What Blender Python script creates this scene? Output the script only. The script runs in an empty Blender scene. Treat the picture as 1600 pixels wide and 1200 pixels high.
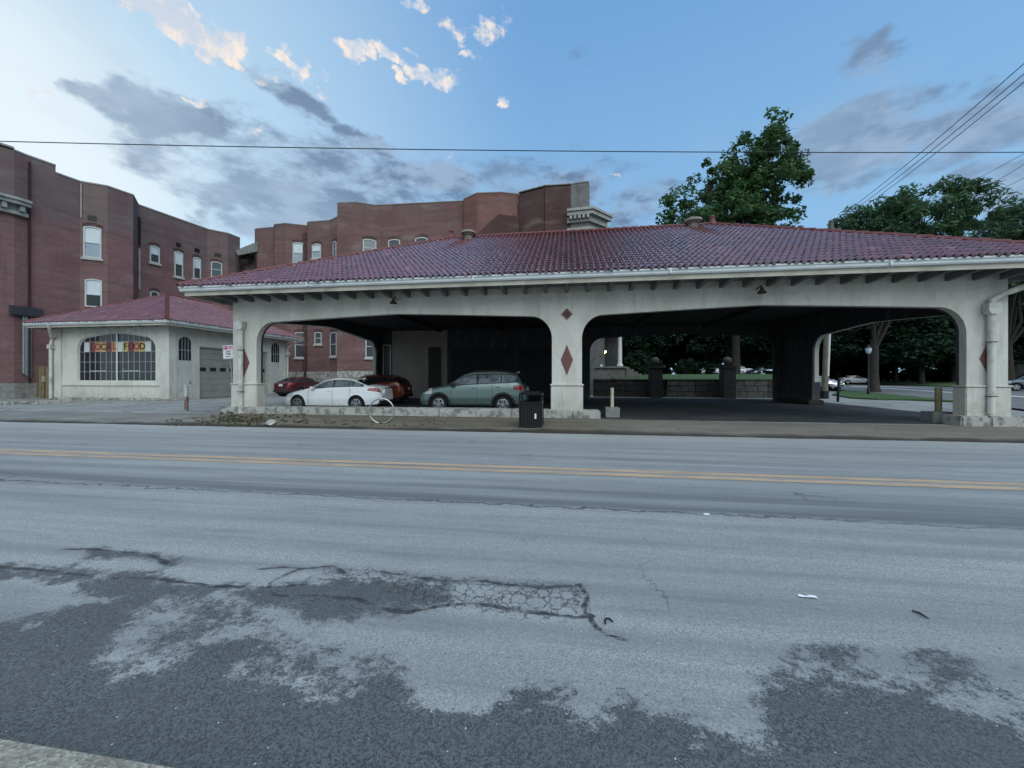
import bpy, bmesh, math, random
import numpy as np
from mathutils import Vector, Matrix
random.seed(7); np.random.seed(7)
SC = bpy.context.scene
COL = SC.collection

# ------------------------------------------------------------ camera, sky, sun, exposure
CAM_H = 1.6
TH = math.radians(8.13)
FOC = 600.0                                   # focal length in pixels of the 1600 px wide photograph
cam_data = bpy.data.cameras.new('camera')
cam_data.sensor_width = 36.0
cam_data.lens = 36.0 * FOC / 1600.0
cam_data.shift_y = -12.0 / 1600.0
cam_data.clip_start = 0.05; cam_data.clip_end = 3000
cam = bpy.data.objects.new('camera', cam_data)
cam.location = (0, 0, CAM_H)
cam.rotation_euler = (math.pi / 2, 0, TH)
COL.objects.link(cam); SC.camera = cam

SUN_EL, SUN_AZ = math.radians(50), math.radians(152)     # azimuth from +Y towards +X
sun_data = bpy.data.lights.new('sun', 'SUN')
sun_data.energy = 1.5; sun_data.angle = math.radians(75); sun_data.color = (0.90, 0.985, 1.0)
sun = bpy.data.objects.new('sun', sun_data)
sd = Vector((math.sin(SUN_AZ) * math.cos(SUN_EL), math.cos(SUN_AZ) * math.cos(SUN_EL), math.sin(SUN_EL)))
sun.rotation_euler = sd.to_track_quat('Z', 'Y').to_euler()
COL.objects.link(sun)
SC.view_settings.view_transform = 'Standard'
SC.view_settings.look = 'None'
SC.view_settings.exposure = 0.72
SC.view_settings.gamma = 1.0
SC.cycles.max_bounces = 5
SC.cycles.diffuse_bounces = 2
SC.cycles.transparent_max_bounces = 8

def lin(r, g, b):
    f = lambda c: ((c / 255 + 0.055) / 1.055) ** 2.4 if c > 10 else c / 255 / 12.92
    return (f(r), f(g), f(b), 1.0)

def azel(px, py):
    """sky direction (azimuth from +Y, elevation) of a spot of the sky"""
    u = (px - 800) / FOC; v = (588 - py) / FOC
    a = math.atan(u)
    return a - TH, math.atan(v * math.cos(a))

def build_world():
    w = bpy.data.worlds.new('World'); SC.world = w; w.use_nodes = True
    w.cycles.sampling_method = 'MANUAL'; w.cycles.sample_map_resolution = 512
    nt = w.node_tree; N = nt.nodes; L = nt.links
    for n in list(N): N.remove(n)
    out = N.new('ShaderNodeOutputWorld')
    def link(a, b): L.new(a, b)
    def math_(op, a, b=None, clamp=False):
        n = N.new('ShaderNodeMath'); n.operation = op; n.use_clamp = clamp
        for i, x in enumerate((a, b)):
            if x is None: continue
            if isinstance(x, (int, float)): n.inputs[i].default_value = x
            else: link(x, n.inputs[i])
        return n.outputs[0]
    def mix(fac, a, b):
        n = N.new('ShaderNodeMix'); n.data_type = 'RGBA'
        for i, x in ((0, fac), (6, a), (7, b)):
            if isinstance(x, (int, float)): n.inputs[i].default_value = x
            elif isinstance(x, tuple): n.inputs[i].default_value = x
            else: link(x, n.inputs[i])
        return n.outputs[2]
    def rng(x, a, b, c=0.0, d=1.0, smooth=True):
        n = N.new('ShaderNodeMapRange'); n.interpolation_type = 'SMOOTHSTEP' if smooth else 'LINEAR'
        link(x, n.inputs[0])
        for i, v in enumerate((a, b, c, d)): n.inputs[i + 1].default_value = v
        return n.outputs[0]
    tc = N.new('ShaderNodeTexCoord')
    sep = N.new('ShaderNodeSeparateXYZ'); link(tc.outputs['Generated'], sep.inputs[0])
    az = math_('ARCTAN2', sep.outputs[0], sep.outputs[1])
    el = math_('ARCSINE', sep.outputs[2])
    ae = N.new('ShaderNodeCombineXYZ'); link(az, ae.inputs[0]); link(el, ae.inputs[1])
    def noise(scale, detail, rough=0.55, vec=None, squash=(1, 1, 1)):
        m = N.new('ShaderNodeMapping'); m.inputs['Scale'].default_value = squash
        link(vec if vec is not None else tc.outputs['Generated'], m.inputs[0])
        n = N.new('ShaderNodeTexNoise'); n.inputs['Scale'].default_value = scale
        n.inputs['Detail'].default_value = detail; n.inputs['Roughness'].default_value = rough
        link(m.outputs[0], n.inputs[0]); return n
    # warped sky coordinates for ragged cloud edges
    nw = noise(6.0, 4, 0.62, squash=(1, 1, 1.6))
    sub = N.new('ShaderNodeVectorMath'); sub.operation = 'SUBTRACT'; link(nw.outputs['Color'], sub.inputs[0]); sub.inputs[1].default_value = (.5, .5, .5)
    scl = N.new('ShaderNodeVectorMath'); scl.operation = 'MULTIPLY'; link(sub.outputs[0], scl.inputs[0]); scl.inputs[1].default_value = (.30, .16, 0)
    wrp = N.new('ShaderNodeVectorMath'); wrp.operation = 'ADD'; link(ae.outputs[0], wrp.inputs[0]); link(scl.outputs[0], wrp.inputs[1])
    def blob(x0, y0, x1, y1, tilt=0.0, s=1.0):
        a0, e0 = azel((x0 + x1) / 2, (y0 + y1) / 2)
        aL = azel(x0, (y0 + y1) / 2)[0]; aR = azel(x1, (y0 + y1) / 2)[0]
        eT = azel((x0 + x1) / 2, y0)[1]; eB = azel((x0 + x1) / 2, y1)[1]
        hw, hh = max(.01, (aR - aL) / 2), max(.01, (eT - eB) / 2); t = math.radians(tilt)
        d = N.new('ShaderNodeVectorMath'); d.operation = 'SUBTRACT'; link(wrp.outputs[0], d.inputs[0]); d.inputs[1].default_value = (a0, e0, 0)
        if abs(tilt) > 4:
            x = N.new('ShaderNodeVectorMath'); x.operation = 'DOT_PRODUCT'; link(d.outputs[0], x.inputs[0]); x.inputs[1].default_value = (math.cos(t) / hw, math.sin(t) / hw, 0)
            y = N.new('ShaderNodeVectorMath'); y.operation = 'DOT_PRODUCT'; link(d.outputs[0], y.inputs[0]); y.inputs[1].default_value = (-math.sin(t) / hh, math.cos(t) / hh, 0)
            m = N.new('ShaderNodeCombineXYZ'); link(x.outputs['Value'], m.inputs[0]); link(y.outputs['Value'], m.inputs[1])
        else:
            m = N.new('ShaderNodeVectorMath'); m.operation = 'MULTIPLY'; link(d.outputs[0], m.inputs[0]); m.inputs[1].default_value = (1 / hw, 1 / hh, 0)
        ln = N.new('ShaderNodeVectorMath'); ln.operation = 'LENGTH'; link(m.outputs[0], ln.inputs[0])
        return rng(ln.outputs['Value'], 1.25, 0.25, 0.0, s)
    def group(lst):
        acc = None
        for b in lst:
            v = blob(*b)
            acc = v if acc is None else math_('MAXIMUM', acc, v)
        return acc
    # clear sky: pale at the horizon, deep blue above, white glow low on the left (west)
    hz = rng(el, 0.0, 0.75, smooth=False)
    base = mix(rng(hz, 0.0, 1.0, smooth=False), lin(150, 197, 230), lin(110, 160, 211))
    gdir = azel(-150, 250)
    gv = Vector((math.sin(gdir[0]) * math.cos(gdir[1]), math.cos(gdir[0]) * math.cos(gdir[1]), math.sin(gdir[1])))
    dt = N.new('ShaderNodeVectorMath'); dt.operation = 'DOT_PRODUCT'; link(tc.outputs['Generated'], dt.inputs[0]); dt.inputs[1].default_value = gv
    glow = rng(dt.outputs['Value'], 0.52, 1.0, smooth=False)
    base = mix(math_('POWER', glow, 1.7), base, lin(200, 226, 242))
    glow2 = rng(dt.outputs['Value'], 0.925, 1.0)
    base = mix(math_('MULTIPLY', glow2, 0.8), base, lin(238, 246, 247))
    # the unseen sky behind the camera is paled to light the tiles and facades
    base = mix(rng(sep.outputs[1], 0.10, -0.45, 0.0, 0.8), base, lin(194, 208, 214))
    # grey-blue clouds
    n2 = noise(9.0, 5, 0.62, squash=(1, 1, 2.4)).outputs['Fac']
    n3 = noise(3.2, 3, 0.6, squash=(1, 1, 2.2)).outputs['Fac']
    dark = group([(70, 108, 215, 205, 0, 1.0), (100, 125, 385, 230, -3, 1.1), (220, 250, 580, 335, -2, 1.0), (320, 290, 540, 390, 0, 1.1),
                  (345, 125, 580, 205, -8, .72), (520, 205, 680, 255, 0, .8), (590, 245, 780, 320, 0, 1.0), (230, 215, 820, 345, 0, .66), (560, 235, 1060, 350, 0, .5),
                  (1170, 150, 1500, 310, 4, 1.0), (1380, 130, 1680, 270, 8, .9), (1290, 60, 1410, 125, 15, .6), (1480, 240, 1680, 335, 0, .8),
                  (760, 250, 980, 345, 0, .7), (900, 280, 1080, 360, 0, .62), (150, 235, 420, 300, -12, .55), (20, 228, 60, 245, 0, .6),
                  (800, 60, 1000, 120, 0, .22)])
    dm = math_('ADD', dark, math_('MULTIPLY', math_('SUBTRACT', n2, .5), 1.9))
    dm = math_('MULTIPLY', rng(dm, 0.05, 0.80), rng(dark, 0.0, 0.30))
    dcol = mix(rng(n3, .35, .65), lin(92, 112, 140), lin(122, 146, 174))
    dcol = mix(rng(n2, .60, .38), dcol, lin(150, 170, 194))
    dcol = mix(math_('MULTIPLY', rng(dt.outputs['Value'], .80, .99), .30), dcol, lin(170, 188, 202))
    sky = mix(math_('MULTIPLY', dm, 0.85), base, dcol)
    # small warm lit clouds high up
    lit = group([(180, -15, 330, 60, -22, 1.15), (225, 20, 410, 95, -24, 1.15), (330, 30, 415, 95, -18, 1.05), (300, 85, 345, 125, 0, .8), (430, 80, 480, 125, -15, .75), (505, 60, 575, 105, -8, .95),
                 (590, 80, 640, 112, 5, .95), (630, 90, 710, 125, 0, .8), (640, 60, 672, 85, 0, .7), (440, 55, 482, 90, 0, .6), (630, -5, 680, 30, 12, .85), (700, 10, 790, 70, 0, .55),
                 (715, 72, 760, 90, 0, .6), (495, 115, 530, 145, -30, .6), (725, 28, 752, 52, 0, .75), (620, 115, 655, 140, 0, .6), (40, 150, 90, 180, 0, .45), (380, 95, 420, 130, -20, .5),
                 (240, 130, 275, 145, 0, .5), (365, 200, 395, 222, 0, .45), (690, 222, 720, 262, 10, .5), (950, 270, 970, 285, 0, .35), (770, 120, 810, 150, -10, .5), (560, 85, 600, 110, 0, .6), (655, 100, 705, 130, -10, .6), (470, 95, 520, 125, 0, .5)])
    n4 = noise(24.0, 4, 0.66).outputs['Fac']
    lm = math_('ADD', lit, math_('MULTIPLY', math_('SUBTRACT', n4, .5), 2.6))
    lm = math_('MULTIPLY', rng(lm, 0.18, 0.85), rng(lit, 0.02, 0.3))
    lcol = mix(rng(n4, .42, .66), lin(206, 214, 226), lin(255, 238, 220))
    sky = mix(math_('MULTIPLY', lm, 0.92), sky, lcol)
    # thin veil everywhere
    veil = math_('MULTIPLY', rng(n3, .5, .8), .22)
    sky = mix(veil, sky, lin(170, 190, 212))
    # below the horizon
    sky = mix(rng(el, -0.02, -0.06), sky, lin(70, 75, 80))
    bg = N.new('ShaderNodeBackground'); link(sky, bg.inputs[0]); bg.inputs[1].default_value = 0.61
    st = N.new('ShaderNodeTexSky'); st.sky_type = 'NISHITA'; st.sun_disc = False
    st.sun_elevation = SUN_EL; st.sun_rotation = SUN_AZ
    bg2 = N.new('ShaderNodeBackground'); link(st.outputs[0], bg2.inputs[0]); bg2.inputs[1].default_value = 0.01
    ad = N.new('ShaderNodeAddShader'); link(bg.outputs[0], ad.inputs[0]); link(bg2.outputs[0], ad.inputs[1])
    link(ad.outputs[0], out.inputs[0])
build_world()

# ------------------------------------------------------------ helpers
FW = Vector((-math.sin(TH), math.cos(TH), 0)); RT = Vector((math.cos(TH), math.sin(TH), 0)); UP = Vector((0, 0, 1))
CAMP = Vector((0, 0, CAM_H))
def ray(px, py): return FW + RT * ((px - 800) / FOC) + UP * ((588 - py) / FOC)
def at_d(px, py, d): return CAMP + ray(px, py) * d
def on_z(px, py, z):
    r = ray(px, py); return CAMP + r * ((z - CAM_H) / r.z)
def on_y(px, py, y):
    r = ray(px, py); return CAMP + r * (y / r.y)
def on_x(px, py, x):
    r = ray(px, py); return CAMP + r * (x / r.x)
H = CAM_H

MATS = {}
def nt_new(name):
    m = bpy.data.materials.new(name); m.use_nodes = True
    nt = m.node_tree; b = nt.nodes['Principled BSDF']
    return m, nt, b
class NB:
    """small node builder"""
    def __init__(s, nt): s.nt = nt; s.N = nt.nodes; s.L = nt.links
    def set(s, sock, x):
        if isinstance(x, (int, float)): sock.default_value = x
        elif isinstance(x, tuple): sock.default_value = x if len(x) == 4 or sock.type == 'VECTOR' else x + (1,)
        else: s.L.new(x, sock)
    def math(s, op, a, b=0.0, clamp=False):
        n = s.N.new('ShaderNodeMath'); n.operation = op; n.use_clamp = clamp
        s.set(n.inputs[0], a); s.set(n.inputs[1], b); return n.outputs[0]
    def mix(s, f, a, b, mode='MIX'):
        n = s.N.new('ShaderNodeMix'); n.data_type = 'RGBA'; n.blend_type = mode
        s.set(n.inputs[0], f); s.set(n.inputs[6], a); s.set(n.inputs[7], b); return n.outputs[2]
    def rng(s, x, a, b, c=0.0, d=1.0, smooth=False):
        n = s.N.new('ShaderNodeMapRange'); n.interpolation_type = 'SMOOTHSTEP' if smooth else 'LINEAR'
        s.set(n.inputs[0], x)
        for i, v in enumerate((a, b, c, d)): n.inputs[i + 1].default_value = v
        return n.outputs[0]
    def coord(s, kind='pos'):
        if kind == 'pos': return s.N.new('ShaderNodeNewGeometry').outputs['Position']
        return s.N.new('ShaderNodeTexCoord').outputs[{'uv': 'UV', 'obj': 'Object'}[kind]]
    def map(s, v, scale=(1, 1, 1), loc=(0, 0, 0), rot=(0, 0, 0)):
        n = s.N.new('ShaderNodeMapping'); s.L.new(v, n.inputs[0])
        n.inputs['Scale'].default_value = scale; n.inputs['Location'].default_value = loc; n.inputs['Rotation'].default_value = rot
        return n.outputs[0]
    def noise(s, v, scale, detail=4, rough=.55, out='Fac'):
        n = s.N.new('ShaderNodeTexNoise'); s.L.new(v, n.inputs[0])
        n.inputs['Scale'].default_value = scale; n.inputs['Detail'].default_value = detail; n.inputs['Roughness'].default_value = rough
        return n.outputs[out]
    def attr(s, name):
        n = s.N.new('ShaderNodeAttribute'); n.attribute_name = name; return n.outputs['Fac']
    def bump(s, h, strength=.3, dist=.02, normal=None):
        n = s.N.new('ShaderNodeBump'); s.L.new(h, n.inputs['Height']); n.inputs['Strength'].default_value = strength; n.inputs['Distance'].default_value = dist
        if normal is not None: s.L.new(normal, n.inputs['Normal'])
        return n.outputs[0]
    def sep(s, v):
        n = s.N.new('ShaderNodeSeparateXYZ'); s.L.new(v, n.inputs[0]); return n.outputs

def M(name, col, rough=.7, var=.2, scale=3.0, bump=.0, bscale=40, spec=.3, metal=0.0, coat=0.0, col2=None, blotch=(.45, .7)):
    """procedural paint / stone / metal with mottled colour and optional bump"""
    if name in MATS: return MATS[name]
    m, nt, b = nt_new(name); nb = NB(nt)
    p = nb.coord('obj')
    n = nb.noise(p, scale, 6, .6)
    c = tuple(col)
    dk = tuple(x * (1 - var) for x in c) if col2 is None else tuple(col2)
    nf = nb.rng(n, blotch[0], blotch[1])
    colr = nb.mix(nf, c, dk)
    fine = nb.noise(p, scale * 14, 3, .6)
    colr = nb.mix(nb.rng(fine, .35, .75, 0, var * .8), colr, tuple(x * .55 for x in c))
    nt.links.new(colr, b.inputs['Base Color'])
    b.inputs['Roughness'].default_value = rough; b.inputs['Metallic'].default_value = metal
    b.inputs['Specular IOR Level'].default_value = spec
    if coat: b.inputs['Coat Weight'].default_value = coat; b.inputs['Coat Roughness'].default_value = .08
    if bump:
        h = nb.noise(p, bscale, 5, .65)
        nt.links.new(nb.bump(h, bump, .02), b.inputs['Normal'])
    MATS[name] = m; return m

def newobj(name, me, parent=None):
    o = bpy.data.objects.new(name, me); COL.objects.link(o)
    if parent is not None: o.parent = parent
    return o
def tag(o, label=None, cat=None, group=None, kind=None):
    if label: o['label'] = label
    if cat: o['category'] = cat
    if group: o['group'] = group
    if kind: o['kind'] = kind
    return o
def thing(name, label, cat, loc=(0, 0, 0), rz=0.0, group=None):
    o = bpy.data.objects.new(name, None); COL.objects.link(o)
    o.empty_display_size = .3
    o.location = loc; o.rotation_euler = (0, 0, rz)
    return tag(o, label, cat, group)
def root_loc(p):
    v = Vector((0, 0, 0))
    while p is not None:
        v = v + p.location; p = p.parent
    return v
def copy_tree(o, parent=None):
    c = o.copy(); COL.objects.link(c)
    if parent is not None: c.parent = parent
    for ch in list(o.children): copy_tree(ch, c)
    return c

class MB:
    def __init__(s): s.v = []; s.f = []
    def add(s, vs, fs):
        n = len(s.v); s.v += [tuple(v) for v in vs]; s.f += [tuple(i + n for i in f) for f in fs]; return s
    def box(s, x0, x1, y0, y1, z0, z1):
        return s.add([(x0, y0, z0), (x1, y0, z0), (x1, y1, z0), (x0, y1, z0), (x0, y0, z1), (x1, y0, z1), (x1, y1, z1), (x0, y1, z1)],
                     [(3, 2, 1, 0), (4, 5, 6, 7), (0, 1, 5, 4), (1, 2, 6, 5), (2, 3, 7, 6), (3, 0, 4, 7)])
    def obox(s, c, ax, ay, az):
        """box centred at c with half axes ax, ay, az (vectors)"""
        c = Vector(c); ax = Vector(ax); ay = Vector(ay); az = Vector(az)
        vs = [c + ax * i + ay * j + az * k for k in (-1, 1) for (i, j) in ((-1, -1), (1, -1), (1, 1), (-1, 1))]
        return s.add(vs, [(3, 2, 1, 0), (4, 5, 6, 7), (0, 1, 5, 4), (1, 2, 6, 5), (2, 3, 7, 6), (3, 0, 4, 7)])
    def tube(s, pts, r, n=8, cap=True, r1=None):
        pts = [Vector(p) for p in pts]; rings = []
        up0 = None
        for i, p in enumerate(pts):
            if i == 0: t = pts[1] - pts[0]
            elif i == len(pts) - 1: t = pts[-1] - pts[-2]
            else: t = (pts[i + 1] - pts[i - 1])
            t.normalize()
            if up0 is None:
                up0 = Vector((0, 0, 1)) if abs(t.z) < .9 else Vector((1, 0, 0))
            a = t.cross(up0).normalized(); bb = a.cross(t).normalized(); up0 = bb
            if isinstance(r, (list, tuple)): rr = r[i]
            else: rr = r if r1 is None else r + (r1 - r) * i / (len(pts) - 1)
            rings.append([p + (a * math.cos(2 * math.pi * k / n) + bb * math.sin(2 * math.pi * k / n)) * rr for k in range(n)])
        vs = [v for rg in rings for v in rg]; fs = []
        for i in range(len(pts) - 1):
            for k in range(n):
                k2 = (k + 1) % n
                fs.append((i * n + k, i * n + k2, (i + 1) * n + k2, (i + 1) * n + k))
        if cap:
            fs.append(tuple(range(n - 1, -1, -1))); fs.append(tuple((len(pts) - 1) * n + k for k in range(n)))
        return s.add(vs, fs)
    def lathe(s, prof, c=(0, 0, 0), n=24, axis='z'):
        c = Vector(c); vs = []; fs = []
        for (r, z) in prof:
            for k in range(n):
                a = 2 * math.pi * k / n
                if axis == 'z': q = Vector((r * math.cos(a), r * math.sin(a), z))
                elif axis == 'y': q = Vector((r * math.cos(a), z, r * math.sin(a)))
                else: q = Vector((z, r * math.cos(a), r * math.sin(a)))
                vs.append(c + q)
        m = len(prof)
        for i in range(m - 1):
            for k in range(n):
                k2 = (k + 1) % n
                fs.append((i * n + k, i * n + k2, (i + 1) * n + k2, (i + 1) * n + k))
        fs.append(tuple(range(n - 1, -1, -1))); fs.append(tuple((m - 1) * n + k for k in range(n)))
        return s.add(vs, fs)
    def prism(s, poly, a, b, frame=None):
        """closed polygon (list of (p,q)) extruded between offsets a and b; frame(p,q,t)->point"""
        n = len(poly); fr = frame or (lambda p, q, t: (p, t, q))
        vs = [fr(p, q, a) for p, q in poly] + [fr(p, q, b) for p, q in poly]
        fs = [tuple(range(n - 1, -1, -1)), tuple(range(n, 2 * n))]
        for i in range(n):
            j = (i + 1) % n; fs.append((i, j, n + j, n + i))
        return s.add(vs, fs)
    def build(s, name, mat, parent=None, local=False, smooth=False, bevel=0.0, uv=True, tri=False, label=None, sharp=40):
        off = Vector((0, 0, 0)) if (local or parent is None) else root_loc(parent)
        me = bpy.data.meshes.new(name)
        me.from_pydata([(v[0] - off.x, v[1] - off.y, v[2] - off.z) for v in s.v], [], s.f)
        bm = bmesh.new(); bm.from_mesh(me)
        bmesh.ops.recalc_face_normals(bm, faces=bm.faces)
        if tri:
            ng = [f for f in bm.faces if len(f.verts) > 4]
            bmesh.ops.triangulate(bm, faces=ng, ngon_method='EAR_CLIP')
        if bevel:
            es = [e for e in bm.edges if len(e.link_faces) == 2 and e.calc_face_angle(0) > .5]
            bmesh.ops.bevel(bm, geom=es, offset=bevel, segments=2, affect='EDGES', clamp_overlap=True)
        if uv:
            lay = bm.loops.layers.uv.new('UVMap')
            for f in bm.faces:
                nrm = f.normal
                if abs(nrm.z) > .8:
                    for l in f.loops: l[lay].uv = (l.vert.co.x + off.x, l.vert.co.y + off.y)
                else:
                    t = Vector((-nrm.y, nrm.x, 0)); t.normalize()
                    for l in f.loops:
                        c = l.vert.co + off
                        l[lay].uv = (c.dot(t), c.z)
        bm.to_mesh(me); bm.free()
        if mat is not None: me.materials.append(mat)
        if smooth:
            me.polygons.foreach_set('use_smooth', [True] * len(me.polygons))
            me.set_sharp_from_angle(angle=math.radians(sharp))
        o = newobj(name, me, parent)
        if label: o['label'] = label
        return o

def text_mesh(body, size, depth=.003, bold=False):
    cu = bpy.data.curves.new('txt', 'FONT'); cu.body = body; cu.size = size; cu.extrude = depth
    cu.align_x = 'CENTER'; cu.align_y = 'CENTER'
    if bold: cu.offset = size * .025
    o = bpy.data.objects.new('txt', cu); COL.objects.link(o)
    dg = bpy.context.evaluated_depsgraph_get(); dg.update()
    me = bpy.data.meshes.new_from_object(o.evaluated_get(dg))
    bpy.data.objects.remove(o); bpy.data.curves.remove(cu)
    return me
def put_text(name, body, size, mat, origin, right, up, parent, depth=.003, bold=False):
    me = text_mesh(body, size, depth, bold); me.name = name
    r = Vector(right).normalized(); u = Vector(up).normalized(); n = r.cross(u)
    off = root_loc(parent); o3 = Vector(origin) - off
    for v in me.vertices:
        c = v.co.copy(); v.co = o3 + r * c.x + u * c.y + n * c.z
    me.materials.clear(); me.materials.append(mat)
    return newobj(name, me, parent)

# ------------------------------------------------------------ ground materials
LOT_Z = 0.12
def asphalt_speckle(nb, p, base_l, base_d, sc=1.0):
    """coarse aggregate: light and dark stones"""
    v = nb.N.new('ShaderNodeTexVoronoi'); v.inputs['Scale'].default_value = 135 * sc; nb.L.new(p, v.inputs[0])
    h = nb.sep(v.outputs['Color'])[0]
    c = nb.mix(nb.rng(h, 0.1, 0.9), base_d, base_l)
    return c, v.outputs['Distance'], h

def road_material():
    m, nt, b = nt_new('worn_asphalt'); nb = NB(nt); p = nb.coord('pos')
    big = nb.noise(nb.map(p, (.12, .5, 1)), 1.0, 3, .6)
    streak = nb.noise(nb.map(p, (.10, 3.2, 1)), 1.0, 4, .6)
    med = nb.noise(p, 3.0, 5, .6)
    light, dist, h = asphalt_speckle(nb, p, (.395, .408, .40), (.20, .21, .21))
    light = nb.mix(nb.rng(big, .35, .7, 0, .35), light, (.20, .214, .224))
    light = nb.mix(nb.rng(streak, .40, .64, 0, .60), light, (.15, .158, .168))
    light = nb.mix(nb.rng(med, .55, .75, 0, .25), light, (.35, .35, .34))
    # paler wheel-worn edge of the far gutter
    y = nb.sep(p)[1]
    light = nb.mix(nb.rng(y, 9.2, 10.3, 0, .5, True), light, (.38, .385, .38))
    # darker strip beside the long seam
    st = nb.math('MULTIPLY', nb.rng(y, 4.7, 4.85, 0, 1, True), nb.rng(y, 6.1, 5.0, 0, 1, True))
    light = nb.mix(nb.math('MULTIPLY', st, nb.rng(streak, .30, .62, .15, .85)), light, (.115, .122, .133))
    dk, d2, h2 = asphalt_speckle(nb, nb.map(p, (1, 1, 1), (3.3, 1.7, 0)), (.112, .118, .120), (.022, .025, .027), .9)
    n1 = nb.noise(nb.map(p, (1, 1.5, 1), rot=(0, 0, .35)), 3.5, 6, .68)
    n2 = nb.noise(p, 22, 4, .6)
    dval = nb.math('ADD', nb.attr('dark'), nb.math('MULTIPLY', nb.math('SUBTRACT', n1, .5), 3.4))
    dval = nb.math('ADD', dval, nb.math('MULTIPLY', nb.math('SUBTRACT', n2, .5), 1.5))
    dval = nb.math('ADD', dval, nb.math('MULTIPLY', nb.math('SUBTRACT', h, .5), .55))
    dmask = nb.rng(dval, -.16, .14, 0, 1, True)
    dk = nb.mix(nb.rng(med, .4, .7, 0, .4), dk, (.055, .056, .056))
    col = nb.mix(nb.math('MULTIPLY', dmask, .93), light, dk)
    # stray stones: white and black specks
    v3 = nb.N.new('ShaderNodeTexVoronoi'); v3.inputs['Scale'].default_value = 22; nb.L.new(p, v3.inputs[0])
    hh = nb.sep(v3.outputs['Color'])
    spot = nb.math('MULTIPLY', nb.math('LESS_THAN', v3.outputs['Distance'], .10), nb.math('GREATER_THAN', hh[0], .86))
    col = nb.mix(nb.math('MULTIPLY', spot, .85), col, (.5, .5, .47))
    spot2 = nb.math('MULTIPLY', nb.math('LESS_THAN', v3.outputs['Distance'], .13), nb.math('LESS_THAN', hh[1], .10))
    col = nb.mix(nb.math('MULTIPLY', spot2, .75), col, (.03, .03, .03))
    # cracks
    wobv = nb.noise(p, 4, 6, .72, 'Color'); wsep = nb.sep(wobv); wob = wsep[0]; wob0 = wsep[1]
    cd = nb.math('ADD', nb.attr('crack'), nb.math('MULTIPLY', nb.math('SUBTRACT', wob, .5), .11))
    cd = nb.math('ABSOLUTE', nb.math('ADD', cd, 0.0))
    cm = nb.math('MULTIPLY', nb.rng(cd, .004, .024, 1, 0, True), nb.rng(wsep[2], .28, .50, .35, 1))
    vv = nb.N.new('ShaderNodeTexVoronoi'); vv.feature = 'DISTANCE_TO_EDGE'; vv.inputs['Scale'].default_value = 11.0
    wv = nb.N.new('ShaderNodeVectorMath'); wv.operation = 'ADD'; nb.L.new(p, wv.inputs[0])
    nz = wobv; sc = nb.N.new('ShaderNodeVectorMath'); sc.operation = 'SCALE'; nb.L.new(nz, sc.inputs[0]); sc.inputs['Scale'].default_value = .22
    nb.L.new(sc.outputs[0], wv.inputs[1]); nb.L.new(wv.outputs[0], vv.inputs[0])
    al = nb.math('MULTIPLY', nb.rng(nb.math('ADD', vv.outputs['Distance'], nb.math('MULTIPLY', nb.rng(wob, .35, .65), .035)), .015, .085, 1, 0, True), nb.rng(nb.math('ADD', nb.attr('allig'), nb.math('MULTIPLY', nb.math('SUBTRACT', n1, .5), 1.6)), .35, .65, 0, 1, True))
    cm = nb.math('MAXIMUM', cm, nb.math('MULTIPLY', al, .9))
    # the long seam across the lane
    sm = nb.math('ABSOLUTE', nb.math('ADD', nb.math('SUBTRACT', y, 4.74), nb.math('MULTIPLY', nb.math('SUBTRACT', wob0, .5), .35)))
    cm = nb.math('MAXIMUM', cm, nb.math('MULTIPLY', nb.rng(sm, .008, .035, .8, 0, True), nb.rng(big, .3, .5)))
    # hairline cracks here and there
    v4 = nb.N.new('ShaderNodeTexVoronoi'); v4.feature = 'DISTANCE_TO_EDGE'; v4.inputs['Scale'].default_value = .55
    wv2 = nb.N.new('ShaderNodeVectorMath'); wv2.operation = 'ADD'; nb.L.new(p, wv2.inputs[0])
    sc2 = nb.N.new('ShaderNodeVectorMath'); sc2.operation = 'SCALE'; nb.L.new(nb.noise(p, 1.3, 5, .72, 'Color'), sc2.inputs[0]); sc2.inputs['Scale'].default_value = 1.3
    nb.L.new(sc2.outputs[0], wv2.inputs[1]); nb.L.new(wv2.outputs[0], v4.inputs[0])
    hl = nb.math('MULTIPLY', nb.rng(v4.outputs['Distance'], .002, .011, .7, 0), nb.rng(big, .54, .62))
    cm = nb.math('MAXIMUM', cm, hl)
    # oily drips down the lanes and soft tyre tracks
    tr = nb.math('MULTIPLY', nb.rng(nb.noise(nb.map(p, (.35, 2.2, 1)), 1.3, 4, .6), .55, .72), .35)
    col = nb.mix(tr, col, (.10, .105, .11))
    # dirt settled around the cracks
    col = nb.mix(nb.math('MULTIPLY', nb.rng(nb.attr('crack'), .09, .0, 0, .4, True), nb.rng(n1, .38, .62)), col, (.075, .078, .082))
    col = nb.mix(nb.math('MULTIPLY', cm, .92), col, (.018, .018, .02))
    nt.links.new(col, b.inputs['Base Color'])
    b.inputs['Roughness'].default_value = .60; b.inputs['Specular IOR Level'].default_value = .55
    hgt = nb.math('SUBTRACT', nb.math('MULTIPLY', h, .5), nb.math('MULTIPLY', cm, 1.6))
    nt.links.new(nb.bump(hgt, .55, .012), b.inputs['Normal'])
    return m

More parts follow.
